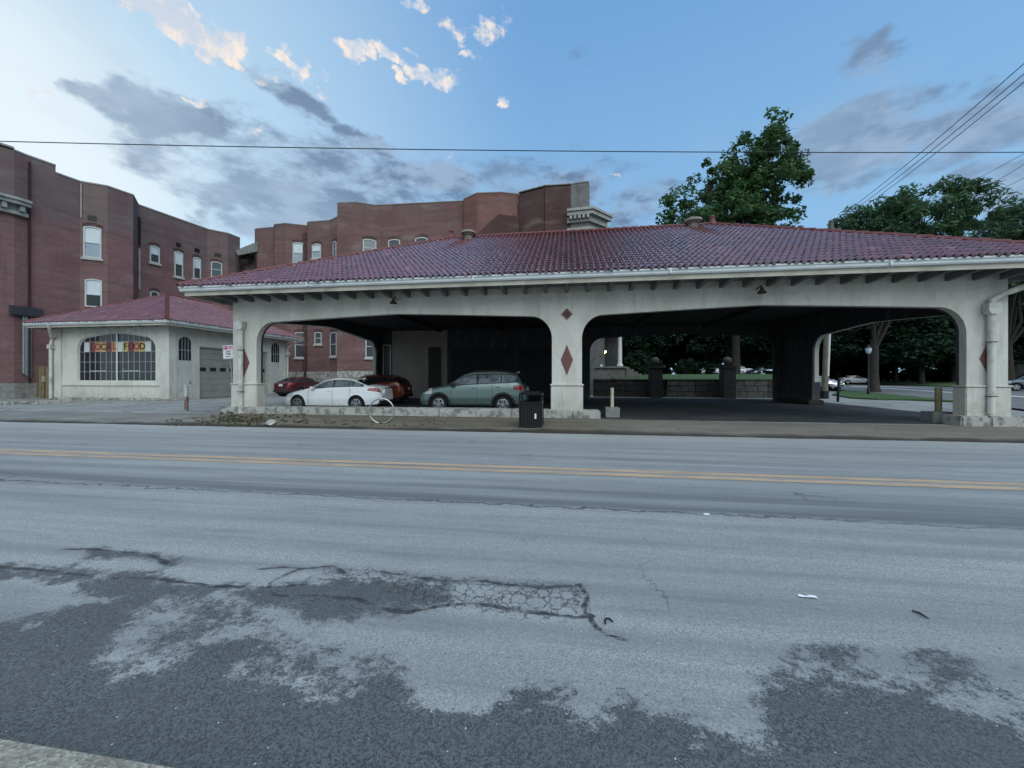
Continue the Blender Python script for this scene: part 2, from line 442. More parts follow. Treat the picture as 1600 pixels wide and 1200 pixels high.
def grid_sheet(name, xs, ys, zfun, mat, attrs=None):
    xs = np.asarray(xs, float); ys = np.asarray(ys, float)
    X, Y = np.meshgrid(xs, ys); Z = zfun(X, Y)
    nx, ny = len(xs), len(ys)
    co = np.stack([X, Y, Z], -1).reshape(-1, 3)
    i = np.arange(nx - 1); j = np.arange(ny - 1); I, J = np.meshgrid(i, j)
    a = (J * nx + I).ravel()
    quads = np.stack([a, a + 1, a + 1 + nx, a + nx], -1)
    me = mesh_np(name, co, quads)
    me.materials.append(mat)
    for k, v in (attrs or {}).items():
        at = me.attributes.new(k, 'FLOAT', 'POINT'); at.data.foreach_set('value', v.ravel().astype(np.float32))
    me.polygons.foreach_set('use_smooth', [True] * len(me.polygons))
    return newobj(name, me)
def mesh_np(name, co, faces):
    me = bpy.data.meshes.new(name); n = faces.shape[1]
    me.vertices.add(len(co)); me.vertices.foreach_set('co', co.astype(np.float32).ravel())
    me.loops.add(faces.size); me.loops.foreach_set('vertex_index', faces.astype(np.int32).ravel())
    me.polygons.add(len(faces)); me.polygons.foreach_set('loop_start', np.arange(0, faces.size, n, dtype=np.int32))
    me.update(calc_edges=True); me.validate()
    return me

def px_xy(pts): return np.array([[p.x, p.y] for p in (on_z(x, y, 0.0) for x, y in pts)])
def seg_dist(P, a, b):
    ab = b - a; t = np.clip(((P - a) @ ab) / max(1e-9, ab @ ab), 0, 1)
    return np.linalg.norm(P - (a + t[:, None] * ab), axis=1)
def poly_sd(P, poly):
    d = np.full(len(P), 1e9); inside = np.zeros(len(P), bool); n = len(poly)
    for i in range(n):
        a, b = poly[i], poly[(i + 1) % n]
        d = np.minimum(d, seg_dist(P, a, b))
        c = ((a[1] > P[:, 1]) != (b[1] > P[:, 1]))
        xi = (b[0] - a[0]) * (P[:, 1] - a[1]) / (b[1] - a[1] + 1e-12) + a[0]
        inside ^= c & (P[:, 0] < xi)
    return np.where(inside, d, -d)
def line_dist(P, poly):
    d = np.full(len(P), 1e9)
    for i in range(len(poly) - 1): d = np.minimum(d, seg_dist(P, poly[i], poly[i + 1]))
    return d

KERB_Y = 1.27; FAR_Y = 10.85
def build_road():
    xs = np.concatenate([[-320, -160, -90, -60, -40, -28, -20, -14, -10], np.arange(-8, 6.01, .027), [7.5, 9, 11, 14, 18, 24, 32, 45, 70, 120, 320]])
    ys = np.concatenate([np.arange(KERB_Y, 5.4, .027), np.arange(5.5, FAR_Y, .3), [FAR_Y]])
    X, Y = np.meshgrid(xs, ys); P = np.stack([X.ravel(), Y.ravel()], -1)
    near = (P[:, 1] < 5.4) & (P[:, 0] > -9.9) & (P[:, 0] < 7.4)
    Q = P[near]
    D_band = px_xy([(-300, 872), (-40, 880), (60, 890), (110, 880), (150, 860), (250, 866), (290, 882), (262, 892), (258, 908), (300, 914), (430, 914), (540, 906), (640, 905), (700, 912), (700, 940), (625, 957), (575, 953), (545, 970), (500, 977), (470, 958), (410, 944), (340, 936), (300, 930), (250, 938), (190, 965), (0, 992), (-400, 1000)])
    D_near = px_xy([(-500, 980), (-60, 975), (70, 967), (130, 950), (200, 950), (240, 950), (225, 990), (190, 1055), (250, 1045), (300, 1003), (345, 995), (400, 990), (440, 1015), (365, 1052), (400, 1078), (445, 1035), (490, 1060), (505, 1093), (560, 1088), (530, 1032), (600, 1028), (640, 1080), (690, 1106), (765, 1124), (800, 1104), (795, 1085), (830, 1068), (895, 1085), (905, 1120), (925, 1130), (985, 1092), (1020, 1118), (1100, 1148), (1165, 1163), (1195, 1145), (1172, 1085), (1190, 1065), (1300, 1060), (1400, 1068), (1480, 1095), (1540, 1120), (1620, 1170), (1850, 1230), (2100, 1500), (1200, 1900), (-500, 1900)])
    L_isl = px_xy([(-60, 906), (60, 903), (125, 905), (140, 930), (178, 938), (120, 945), (70, 965), (20, 968), (-80, 968)])
    L_ell = px_xy([(110, 888), (150, 872), (240, 872), (258, 882), (235, 893), (180, 897), (120, 896)])
    L_mid = px_xy([(300, 1000), (200, 1058), (245, 1045), (280, 1010), (310, 1000), (420, 985), (430, 960), (330, 940), (280, 965)])
    mott = [px_xy([(1215, 996), (1330, 998), (1450, 1005), (1620, 1040), (1800, 1090), (1800, 1200), (1620, 1140), (1480, 1092), (1300, 1060), (1195, 1060)]),
            px_xy([(120, 1040), (165, 985), (250, 935), (330, 925), (440, 960), (420, 985), (300, 1003), (200, 1060)]),
            px_xy([(420, 985), (620, 1025), (560, 1095), (350, 1060)])]
    dk = np.maximum(poly_sd(Q, D_band), poly_sd(Q, D_near))
    for isl in (L_isl, L_ell, L_mid): dk = np.minimum(dk, -poly_sd(Q, isl))
    dk = np.clip(dk / .16, -1.0, 1.0)
    for mo, val in zip(mott, (-.10, -.05, -.02)):
        s = np.clip(poly_sd(Q, mo) / .12 + .5, 0, 1)
        dk = dk * (1 - s) + val * s
    dark = np.full(len(P), -1.2); dark[near] = dk
    cr = np.full(len(Q), 1e9)
    for c in ([(-100, 880), (60, 890), (120, 897), (180, 903), (240, 903), (330, 915), (420, 918), (480, 912)], [(100, 858), (150, 858), (200, 863), (235, 866), (262, 880)],
              [(430, 930), (500, 930), (560, 935), (600, 950), (640, 956), (690, 946), (740, 942), (800, 952), (850, 958), (900, 965), (925, 962)],
              [(595, 893), (640, 900), (700, 908), (760, 908), (800, 914), (850, 918), (905, 914)], [(905, 914), (918, 930), (912, 950), (930, 978), (945, 990), (975, 999)],
              [(400, 890), (440, 886), (480, 888), (520, 884), (540, 896)],
              [(430, 930), (420, 912), (440, 900), (470, 888)]):
        cr = np.minimum(cr, line_dist(Q, px_xy(c)))
    crack = np.full(len(P), 1.0); crack[near] = np.minimum(cr, 1.0)
    ag = np.clip(poly_sd(Q, px_xy([(640, 898), (740, 905), (850, 915), (915, 915), (918, 955), (880, 968), (760, 956), (700, 945), (660, 940), (610, 920)])) / .18 + .62, 0, 1)
    ag = np.maximum(ag, .75 * np.clip(poly_sd(Q, px_xy([(480, 888), (560, 884), (660, 896), (640, 915), (540, 910)])) / .15 + .5, 0, 1))
    allig = np.zeros(len(P)); allig[near] = ag
    o = grid_sheet('road', xs, ys, lambda X, Y: X * 0.0, road_material(), dict(dark=dark, crack=crack, allig=allig))
    tag(o, kind='structure')
build_road()

def simple_ground(name, m_, xs, ys, zfun):
    return tag(grid_sheet(name, xs, ys, zfun, m_), kind='structure')

def lot_material(name, ca, cb, cc=None, dirt=True, rough=.9):
    m, nt, b = nt_new(name); nb = NB(nt); p = nb.coord('pos')
    n1 = nb.noise(nb.map(p, (.5, 1, 1)), .9, 7, .62); n2 = nb.noise(p, 6, 5, .6)
    c = nb.mix(nb.rng(n1, .38, .62), ca, cb)
    if cc: c = nb.mix(nb.rng(nb.noise(p, .5, 6, .65), .5, .62), c, cc)
    c = nb.mix(nb.rng(n2, .45, .75, 0, .45), c, tuple(x * .6 for x in ca))
    v = nb.N.new('ShaderNodeTexVoronoi'); v.inputs['Scale'].default_value = 60; nb.L.new(p, v.inputs[0])
    c = nb.mix(nb.rng(nb.sep(v.outputs['Color'])[0], .2, 1, 0, .35), c, tuple(min(1, x * 1.5) for x in cb))
    # cracks and joints
    v4 = nb.N.new('ShaderNodeTexVoronoi'); v4.feature = 'DISTANCE_TO_EDGE'; v4.inputs['Scale'].default_value = .4
    wv = nb.N.new('ShaderNodeVectorMath'); wv.operation = 'ADD'; nb.L.new(p, wv.inputs[0])
    sc = nb.N.new('ShaderNodeVectorMath'); sc.operation = 'SCALE'; nb.L.new(nb.noise(p, .9, 8, .7, 'Color'), sc.inputs[0]); sc.inputs['Scale'].default_value = 1.6
    nb.L.new(sc.outputs[0], wv.inputs[1]); nb.L.new(wv.outputs[0], v4.inputs[0])
    ck = nb.rng(v4.outputs['Distance'], .003, .02, .75, 0)
    c = nb.mix(ck, c, (.03, .03, .03))
    nt.links.new(c, b.inputs['Base Color']); b.inputs['Roughness'].default_value = rough
    b.inputs['Specular IOR Level'].default_value = .25
    nt.links.new(nb.bump(nb.noise(p, 30, 5, .7), .5, .02), b.inputs['Normal'])
    return m

def ln(a, b, n): return np.linspace(a, b, n)
# one sheet to the horizon, under everything
gm = lot_material('earth', (.09, .08, .06), (.06, .07, .04))
simple_ground('ground', gm, [-900, -200, -60, 0, 60, 200, 900], [-60, -20, 20, 60, 200, 900], lambda X, Y: X * 0 - .03)

def sidewalk_material():
    """old far pavement: grey concrete on the left, brown dirt with dead grass, tan asphalt on the right"""
    m, nt, b = nt_new('far_sidewalk'); nb = NB(nt); p = nb.coord('pos'); s = nb.sep(p)
    n1 = nb.noise(nb.map(p, (.6, 1.6, 1)), 1.1, 7, .65); n2 = nb.noise(p, 9, 6, .7); n3 = nb.noise(nb.map(p, (.25, 2.5, 1)), 1.6, 6, .65)
    xw = nb.math('ADD', s[0], nb.math('MULTIPLY', nb.math('SUBTRACT', n1, .5), 6.0))
    conc = nb.mix(nb.rng(n1, .35, .65), (.235, .235, .22), (.16, .155, .145))
    dirt = nb.mix(nb.rng(n3, .35, .65), (.165, .145, .115), (.085, .075, .058))
    dirt = nb.mix(nb.rng(n2, .5, .75, 0, .7), dirt, (.26, .235, .19))
    tan = nb.mix(nb.rng(n1, .35, .65), (.205, .185, .16), (.15, .138, .122))
    c = nb.mix(nb.rng(xw, -13.5, -11.5, 0, 1, True), conc, dirt)
    c = nb.mix(nb.rng(xw, .3, 2.3, 0, 1, True), c, tan)
    c = nb.mix(nb.rng(n2, .52, .7, 0, .4), c, (.07, .062, .05))
    # dark band along the road edge
    yw = nb.math('ADD', s[1], nb.math('MULTIPLY', nb.math('SUBTRACT', n1, .5), .5))
    c = nb.mix(nb.rng(yw, FAR_Y + .34, FAR_Y + .04, 0, .9, True), c, (.035, .03, .026))
    nt.links.new(c, b.inputs['Base Color']); b.inputs['Roughness'].default_value = .95; b.inputs['Specular IOR Level'].default_value = .15
    nt.links.new(nb.bump(nb.noise(p, 18, 6, .7), .7, .03), b.inputs['Normal'])
    return m
def sw_z(X, Y):
    t = np.clip((Y - (FAR_Y - .12)) / 2.2, 0, 1)
    w = .03 * np.sin(X * .9) * np.sin(X * .37 + 1) + .018 * np.sin(X * 3.1 + Y * 2.0) + .012 * np.sin(X * 7.7)
    e = np.clip((Y - (FAR_Y - .12)) / .35, 0, 1)
    k = np.clip((X + 13.8) / .8, 0, 1) * np.clip((5.0 - X) / 4.0, 0, 1)
    return -.02 + e * (.075 + w * (1 - t)) + t * (LOT_Z - .055 + .008 + .05 * k)
simple_ground('sidewalk', sidewalk_material(), np.concatenate([[-320, -100, -60], np.arange(-45, 30, .16), [40, 60, 100, 320]]), np.concatenate([np.arange(FAR_Y - .12, 13.0, .12), [13.06, 13.2]]), sw_z)
lot_m = lot_material('lot_concrete', (.26, .265, .26), (.19, .195, .19), (.31, .31, .29))
simple_ground('parking_lot', lot_m, ln(-75, 26, 40), ln(13.12, 46, 20), lambda X, Y: X * 0 + LOT_Z)
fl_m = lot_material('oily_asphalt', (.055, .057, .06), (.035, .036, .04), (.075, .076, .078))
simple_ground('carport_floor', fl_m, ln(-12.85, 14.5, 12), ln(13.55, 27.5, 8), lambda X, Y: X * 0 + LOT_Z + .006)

# near pavement at the photographer's feet
def near_pave():
    m, nt, b = nt_new('exposed_aggregate'); nb = NB(nt); p = nb.coord('pos')
    v = nb.N.new('ShaderNodeTexVoronoi'); v.inputs['Scale'].default_value = 70; nb.L.new(p, v.inputs[0])
    c = nb.mix(nb.rng(nb.sep(v.outputs['Color'])[0], 0, 1), (.17, .155, .13), (.36, .335, .285))
    c = nb.mix(nb.rng(nb.noise(p, 5, 6, .65), .45, .7, 0, .6), c, (.14, .125, .10))
    v2 = nb.N.new('ShaderNodeTexVoronoi'); v2.inputs['Scale'].default_value = 14; nb.L.new(p, v2.inputs[0])
    c = nb.mix(nb.math('MULTIPLY', nb.math('LESS_THAN', v2.outputs['Distance'], .13), nb.math('GREATER_THAN', nb.sep(v2.outputs['Color'])[0], .8)), c, (.55, .52, .46))
    nt.links.new(c, b.inputs['Base Color']); b.inputs['Roughness'].default_value = .9
    nt.links.new(nb.bump(v.outputs['Distance'], .6, .01), b.inputs['Normal'])
    mb = MB(); mb.box(-60, 60, -2.5, KERB_Y, -.2, .12)
    tag(mb.build('near_sidewalk', m, bevel=.015), kind='structure')
near_pave()

# painted lines: thin worn sheets
def line_paint(name, col, wear=.5):
    m, nt, b = nt_new(name); nb = NB(nt); p = nb.coord('pos')
    n = nb.noise(nb.map(p, (.6, 3, 1)), 2.2, 8, .7); n2 = nb.noise(p, 40, 3, .6)
    f = nb.rng(nb.math('ADD', n, nb.math('MULTIPLY', n2, .35)), wear - .1 + .1, wear + .28)
    c = nb.mix(f, col, (.20, .195, .185))
    nt.links.new(c, b.inputs['Base Color']); b.inputs['Roughness'].default_value = .75
    return m
ym = line_paint('worn_yellow_paint', (.47, .32, .20), .60)
def strip(name, x0, x1, y0, y1, z, m_):
    return simple_ground(name, m_, ln(x0, x1, 60), [y0, y1], lambda X, Y: X * 0 + z)
strip('road_marking', -320, 320, 6.33, 6.50, .004, ym)
strip('road_marking', -320, 320, 6.60, 6.78, .004, ym)

# ------------------------------------------------------------ building materials
def stucco(name, col, dirt, lo=.46, hi=.72):
    m, nt, b = nt_new(name); nb = NB(nt); p = nb.coord('pos')
    n1 = nb.noise(nb.map(p, (.9, .9, .35)), 1.3, 7, .62)
    n2 = nb.noise(p, 7, 5, .6)
    c = nb.mix(nb.rng(n1, lo, hi, 0, .8), col, dirt)
    c = nb.mix(nb.rng(n2, .5, .75, 0, .35), c, tuple(x * .72 for x in col))
    # rusty runs
    n3 = nb.noise(nb.map(p, (3.5, 3.5, .22)), 1.6, 5, .6)
    c = nb.mix(nb.rng(n3, .64, .78, 0, .35), c, (.26, .19, .13))
    # splash dirt near the ground
    z = nb.sep(p)[2]
    c = nb.mix(nb.math('MULTIPLY', nb.rng(z, .9, .15, 0, .45), nb.rng(n2, .35, .6)), c, (.24, .22, .19))
    # trowelled repair patches and water marks
    n5 = nb.noise(nb.map(p, (1, 1, .8), loc=(7, 3, 1)), 1.0, 2, .4); c = nb.mix(nb.rng(n5, .60, .62, 0, .45), c, tuple(x * .86 for x in col))
    n6 = nb.noise(nb.map(p, (2.4, 2.4, .35)), 1.7, 6, .65); c = nb.mix(nb.rng(n6, .55, .72, 0, .45), c, (.27, .26, .24))
    v4 = nb.N.new('ShaderNodeTexVoronoi'); v4.feature = 'DISTANCE_TO_EDGE'; v4.inputs['Scale'].default_value = .55
    wv = nb.N.new('ShaderNodeVectorMath'); wv.operation = 'ADD'; nb.L.new(p, wv.inputs[0])
    sc = nb.N.new('ShaderNodeVectorMath'); sc.operation = 'SCALE'; nb.L.new(nb.noise(p, 1.0, 6, .7, 'Color'), sc.inputs[0]); sc.inputs['Scale'].default_value = 1.8
    nb.L.new(sc.outputs[0], wv.inputs[1]); nb.L.new(wv.outputs[0], v4.inputs[0])
    ck = nb.math('MULTIPLY', nb.rng(v4.outputs['Distance'], .001, .007, .55, 0), nb.rng(nb.noise(p, .6, 2), .5, .6))
    c = nb.mix(ck, c, (.10, .10, .10))
    nt.links.new(c, b.inputs['Base Color']); b.inputs['Roughness'].default_value = .92; b.inputs['Specular IOR Level'].default_value = .2
    h = nb.math('ADD', nb.noise(p, 28, 5, .65), nb.math('MULTIPLY', nb.noise(p, 5, 3), .8))
    nt.links.new(nb.bump(h, .45, .025), b.inputs['Normal'])
    return m
STUC = stucco('weathered_stucco', (.575, .56, .505), (.38, .37, .33))
STUC_IN = stucco('shade_dark_stucco', (.060, .064, .070), (.04, .043, .047))  # stucco copy with the interior shade put into its colour
STUC_BEIGE = stucco('beige_stucco', (.30, .27, .235), (.22, .20, .18))
def tile_material():
    m, nt, b = nt_new('glazed_red_tile'); nb = NB(nt); p = nb.coord('pos')
    r = nb.attr('tile_rand')
    n = nb.noise(p, 2.2, 6, .6); n1 = nb.noise(p, .45, 4, .6)
    c = nb.mix(r, (.145, .052, .060), (.195, .076, .084))
    c = nb.mix(nb.rng(n1, .42, .66, 0, .5), c, (.12, .042, .044))
    c = nb.mix(nb.rng(n, .55, .78, 0, .4), c, (.24, .15, .145))
    c = nb.mix(nb.math('GREATER_THAN', r, .985), c, (.28, .12, .11))
    c = nb.mix(nb.math('MULTIPLY', nb.attr('tile_pan'), .72), c, (.038, .022, .024))      # shade of the channels painted into the pan faces
    # soot and lichen running down the slope
    st = nb.noise(nb.map(p, (1.6, .22, .22)), 1.1, 5, .65)
    c = nb.mix(nb.rng(st, .52, .72, 0, .6), c, (.055, .035, .036))
    nt.links.new(c, b.inputs['Base Color'])
    nt.links.new(nb.rng(n, .3, .7, .16, .36), b.inputs['Roughness'])
    b.inputs['Specular IOR Level'].default_value = .7
    b.inputs['Coat Weight'].default_value = .5; b.inputs['Coat Roughness'].default_value = .14
    nt.links.new(nb.bump(nb.noise(p, 24, 4), .25, .01), b.inputs['Normal'])
    return m
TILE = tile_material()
CAPM = M('red_ridge_tile', (.15, .042, .042), .5, .4, 3, .2, 30)
GUT = M('white_gutter_metal', (.62, .66, .67), .42, .12, 1.5)
FASC = M('cream_fascia_paint', (.47, .44, .37), .75, .35, 1.6, .15, 20)
SOFF = M('soffit_paint', (.16, .16, .155), .85, .3, 2)  # tone darkened to carry the shade under the eaves
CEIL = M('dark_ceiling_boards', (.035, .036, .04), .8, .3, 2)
STONE = M('rough_limestone', (.40, .395, .365), .95, .5, 4.5, .9, 9, col2=(.17, .165, .15), blotch=(.47, .6))
STONE2 = M('grey_stone', (.30, .295, .275), .95, .5, 3, .8, 8, col2=(.15, .145, .135))
STONE_DK = M('dark_stone', (.05, .05, .047), .95, .5, 3, .8, 8)
DIAM = M('red_inlay_tile', (.165, .066, .066), .6, .35, 6)
DIAM_DK = M('dark_inlay_tile', (.10, .035, .035), .6, .3, 9)
PIPE = M('painted_downspout', (.56, .56, .53), .7, .35, 3, col2=(.33, .30, .26))
RUST = M('rusted_iron', (.045, .026, .024), .9, .5, 9)
DKGLASS = M('dark_window_glass', (.018, .022, .026), .07, .2, 2, spec=.6)
FRAME_W = M('white_window_frame', (.58, .60, .59), .6, .2, 4)
BLACK = M('black_paint', (.012, .013, .016), .35, .3, 5)

Z_E = H + 3.28                         # tile eave height
def tile_slope(A, B, ridge_dir, up, length, w=.20, c=.36, seg=8, clips=(), amp=.078, rnd=0):
    """S-tile field: eave from A to B, running up along unit vector `up`, clipped by planes; returns (verts, faces, rand)"""
    A = Vector(A); B = Vector(B); ex = (B - A).normalized(); L = (B - A).length
    nrm = ex.cross(Vector(up)).normalized()
    if nrm.z < 0: nrm = -nrm
    up = Vector(up).normalized()
    ncol = int(math.ceil(L / w)); nrow = int(math.ceil(length / c))
    rs = random.Random(rnd)
    prof = []
    for k in range(seg + 1):
        t = k / seg
        if t < .62: z = math.sin(math.pi * t / .62) * amp
        else: z = -math.sin(math.pi * (t - .62) / .38) * amp * .35
        prof.append((t, z))
    V = []; F = []; R = []; PN = []
    for i in range(ncol):
        for j in range(nrow):
            jx = rs.uniform(-.006, .006); jz = rs.uniform(-.005, .007); rv = rs.random(); ju = rs.uniform(-.015, .015)
            if rs.random() < .012: ju -= .05; jz += .012
            n0 = len(V)
            for (s_, lift) in ((j * c + ju, .036), (j * c + ju, .0), (0, 0)):
                pass
            r0 = []; r1 = []; r2 = []
            for (t, z) in prof:
                base = A + ex * ((i + t) * w + jx)
                r0.append(base + up * (j * c + ju) + nrm * (z - .002))                # lip bottom
                r1.append(base + up * (j * c + ju) + nrm * (z + .036 + jz))          # lip top
                r2.append(base + up * ((j + 1) * c + .05) + nrm * (z + .004 + jz))    # upper end, under the next course
            V += r0 + r1 + r2; m = seg + 1
            for k in range(seg):
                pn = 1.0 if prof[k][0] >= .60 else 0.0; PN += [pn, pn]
                F.append((n0 + k, n0 + k + 1, n0 + m + k + 1, n0 + m + k)); R.append(rv * .6)
                F.append((n0 + m + k, n0 + m + k + 1, n0 + 2 * m + k + 1, n0 + 2 * m + k)); R.append(rv)
    me = mesh_np('tmp', np.array([tuple(v) for v in V]), np.array(F))
    at = me.attributes.new('tile_rand', 'FLOAT', 'FACE'); at.data.foreach_set('value', np.array(R, np.float32))
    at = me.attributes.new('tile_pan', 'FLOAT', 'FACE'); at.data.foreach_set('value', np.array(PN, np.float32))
    bm = bmesh.new(); bm.from_mesh(me); bpy.data.meshes.remove(me)
    for (co, no) in clips:          # keep the side where (p-co).no < 0
        bmesh.ops.bisect_plane(bm, geom=bm.verts[:] + bm.edges[:] + bm.faces[:], dist=1e-5, plane_co=co, plane_no=no, clear_outer=True)
    return bm
def join_tiles(name, bms, parent):
    base = bms[0]
    for b2 in bms[1:]:
        tmp = bpy.data.meshes.new('t'); b2.to_mesh(tmp); base.from_mesh(tmp); b2.free(); bpy.data.meshes.remove(tmp)
    off = root_loc(parent)
    for v in base.verts: v.co -= off
    me = bpy.data.meshes.new(name); base.to_mesh(me); base.free()
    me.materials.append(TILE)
    me.polygons.foreach_set('use_smooth', [True] * len(me.polygons)); me.set_sharp_from_angle(angle=math.radians(50))
    return newobj(name, me, parent)

def hip_roof(parent, x0, x1, y0, y1, ze, r0, r1, seg=8, back=True, w=.20, c=.36, drop=.05):
    """hip roof over the eave rectangle; ridge from point r0 to r1 (Vectors)"""
    c00 = Vector((x0, y0, ze)); c10 = Vector((x1, y0, ze)); c11 = Vector((x1, y1, ze)); c01 = Vector((x0, y1, ze))
    def up_for(a, b, r):
        e = (b - a).normalized(); v = r - a; v = v - e * v.dot(e); return v.normalized(), v.length
    bms = []
    def slope(a, b, ra, rb, sg, rnd):
        u, ln_ = up_for(a, b, ra)
        clips = []
        for (cn, rr, sgn) in ((a, ra, -1), (b, rb, 1)):
            d = (rr - cn); d.z = 0; e = (b - a).normalized()
            no = Vector((d.y, -d.x, 0)); no.normalize()
            if no.dot(e * sgn) < 0: no = -no
            if (Vector((d.x, d.y, 0)).length) > 1e-6: clips.append((cn, no))
        top = ra.copy(); no = u.copy(); no.z = 0; no.normalize(); clips.append((top, no))
        e = (b - a).normalized()
        bms.append(tile_slope(a - u * .06, b - u * .06, e, u, ln_ + .2, w=w, c=c, seg=sg, clips=clips, rnd=rnd))
    if abs(r1.x - r0.x) > .1:                       # ridge runs along x
        slope(c00, c10, r0, r1, seg, 1); slope(c10, c11, r1, r1, 4, 2); slope(c01, c00, r0, r0, 4, 3); slope(c11, c01, r1, r0, 4, 4)
    else:                                           # ridge runs along y
        slope(c00, c10, r0, r0, seg, 1); slope(c10, c11, r0, r1, seg, 2); slope(c01, c00, r1, r0, 3, 3); slope(c11, c01, r1, r1, 3, 4)
    roof = join_tiles('roof', bms, parent)
    return roof

def cap_run(mb, a, b, r=.085, step=.40, n=8):
    """overlapping barrel caps along a ridge or hip"""
    a = Vector(a); b = Vector(b); L = (b - a).length; d = (b - a) / L; k = max(1, int(L / step))
    for i in range(k):
        p = a + d * (i * L / k); q = a + d * ((i + 1) * L / k + .04)
        mb.tube([p + Vector((0, 0, .02)), q + Vector((0, 0, .0))], [r * 1.12, r * .92], n)

def arch_pts(x0, x1, zb, zc, zp, rx, rz, n=10, m=14):
    """outline of a flat Tudor-like opening from (x0,zb) round to (x1,zb)"""
    pts = [(x0, zb)]
    for i in range(n + 1):
        a = math.pi - i * (math.pi / 2) / n
        pts.append((x0 + rx + rx * math.cos(a), zc - rz + rz * math.sin(a)))
    xa, xb = x0 + rx, x1 - rx
    for i in range(1, m):
        t = i / m
        x = xa + (xb - xa) * t
        s = 1 - abs(2 * t - 1)
        pts.append((x, zc + (zp - zc) * (s * 1.15 - .15 * s * s)))
    for i in range(n + 1):
        a = math.pi / 2 - i * (math.pi / 2) / n
        pts.append((x1 - rx + rx * math.cos(a), zc - rz + rz * math.sin(a)))
    pts.append((x1, zb))
    return pts

# ------------------------------------------------------------ the carport
YF, YB = 13.3, 24.7
def build_carport():
    T = thing('carport_building', 'large open cream stucco carport with wide arches under a long glazed red tile hip roof', 'carport', (0, YF, LOT_Z))
    zb, zt = LOT_Z, H + 3.08
    # front arcade
    op = [(-11.88, -.51), (.51, 11.84)]
    poly = [(-12.9, zb)]
    for (a, b) in op: poly += arch_pts(a, b, zb, H + 2.09, H + 2.29, .72, .80)
    poly += [(12.9, zb), (12.9, zt + .25), (-12.9, zt + .25)]
    MB().prism(poly, YF, YF + .22).build('front_wall', STUC, T, tri=True)
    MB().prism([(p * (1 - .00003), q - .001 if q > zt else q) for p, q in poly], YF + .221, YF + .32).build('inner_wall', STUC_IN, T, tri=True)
    # side and back walls
    def side(x_out, sgn, opening, zc, zp):
        pl = [(YF + .33, zb)] + arch_pts(opening[0], opening[1], zb, zc, zp, .75, .85) + [(YB + .3, zb), (YB + .3, zt + .25), (YF + .33, zt + .25)]
        fr = lambda p, q, t: (t, p, q)
        a, b = x_out, x_out - sgn * .2
        MB().prism(pl, min(a, b), max(a, b), fr).build('side_wall', STUC, T, tri=True)
        a2, b2 = x_out - sgn * .201, x_out - sgn * .30
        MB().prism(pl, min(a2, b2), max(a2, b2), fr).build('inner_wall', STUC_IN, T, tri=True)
    side(12.9, 1, (14.3, 21.9), H + 2.08, H + 2.27)
    side(-12.9, -1, (14.3, 24.2), H + 2.32, H + 2.68)
    # back wall: closed on the left, one wide opening on the right
    bl = [(-12.59, zb), (1.45, zb)] + arch_pts(1.45, 12.2, zb, H + 2.42, H + 2.62, .8, .9)[1:] + [(12.59, zb), (12.59, zt + .2), (-12.59, zt + .2)]
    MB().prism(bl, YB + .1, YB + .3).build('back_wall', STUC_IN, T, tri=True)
    MB().box(-11.8, -7.9, YB + .06, YB + .099, zb, zt).build('back_wall', STUC_BEIGE, T, label='beige plaster back wall')
    # doors in the back wall
    d = MB().box(-12.38, -11.9, YB + .02, YB + .098, zb, H + 2.1).build('door', BLACK, T)
    MB().box(-12.42, -12.37, YB - .02, YB + .05, zb, H + 2.15).box(-11.91, -11.85, YB - .02, YB + .05, zb, H + 2.15).box(-12.37, -11.91, YB - .02, YB + .05, H + 2.1, H + 2.15).build('door_frame', FRAME_W, d)
    d = MB().box(-9.2, -8.35, YB + .0, YB + .058, zb, H + 1.95).build('door', M('dark_brown_door', (.03, .026, .024), .6, .3), T)
    MB().box(-8.5, -8.44, YB - .05, YB + .0, 1.05, 1.12).build('handle', M('brass', (.3, .22, .1), .4, .2, metal=1), d)
    dm = M('shade_dark_door', (.022, .026, .034), .7, .3)  # door panels added; their dark colour stands for the unlit back of the bay
    for (a, b) in ((-7.6, -3.5), (-3.1, 1.0)):
        mb = MB()
        for k in range(7): mb.box(a, b, YB + .0 + (.02 if k % 2 else .0), YB + .09, zb + k * .48, zb + k * .48 + .47)
        mb.build('overhead_door', dm, T)
    # ceiling and two ceiling lights
    MB().box(-12.58, 12.58, YF + .33, YB + .09, zt + .05, zt + .12).build('ceiling', CEIL, T)
    beams = MB()
    for x in (-8.4, -4.2, 0, 4.2, 8.4): beams.box(x - .12, x + .12, YF + .34, YB + .08, zt - .12, zt + .045)
    beams.build('ceiling_beams', CEIL, T)
    for x in (-4.0, 5.2):
        MB().box(x - .62, x + .62, 16.6, 16.85, zt - .05, zt + .02).build('ceiling_light', M('unlit_lamp_housing', (.10, .11, .12), .6, .2), T)
    # pedestals of the piers
    def ped(x0, x1, y0, y1):
        MB().box(x0, x1, y0, y1, .3, 1.27).build('pedestal', STUC, T, bevel=.02)
        MB().box(x0 - .025, x1 + .025, y0 - .025, y1 + .02, 1.275, 1.335).build('pedestal_cap', STUC, T, bevel=.015)
    ped(-.545, .545, YF - .05, YF + .37)
    ped(-12.95, -11.83, YF - .05, YF + .38); ped(11.79, 12.95, YF - .05, YF + .38)
    for sx in (-1, 1):
        a, b = sorted((sx * 12.95, sx * 12.56))
        MB().box(a, b, YF + .39, 14.35, .3, 1.27).build('pedestal', STUC, T, bevel=.02)
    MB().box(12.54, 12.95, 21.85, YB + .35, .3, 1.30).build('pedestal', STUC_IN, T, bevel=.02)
    MB().box(-12.95, -12.54, 24.15, YB + .35, .3, 1.30).build('pedestal', STUC, T, bevel=.02)
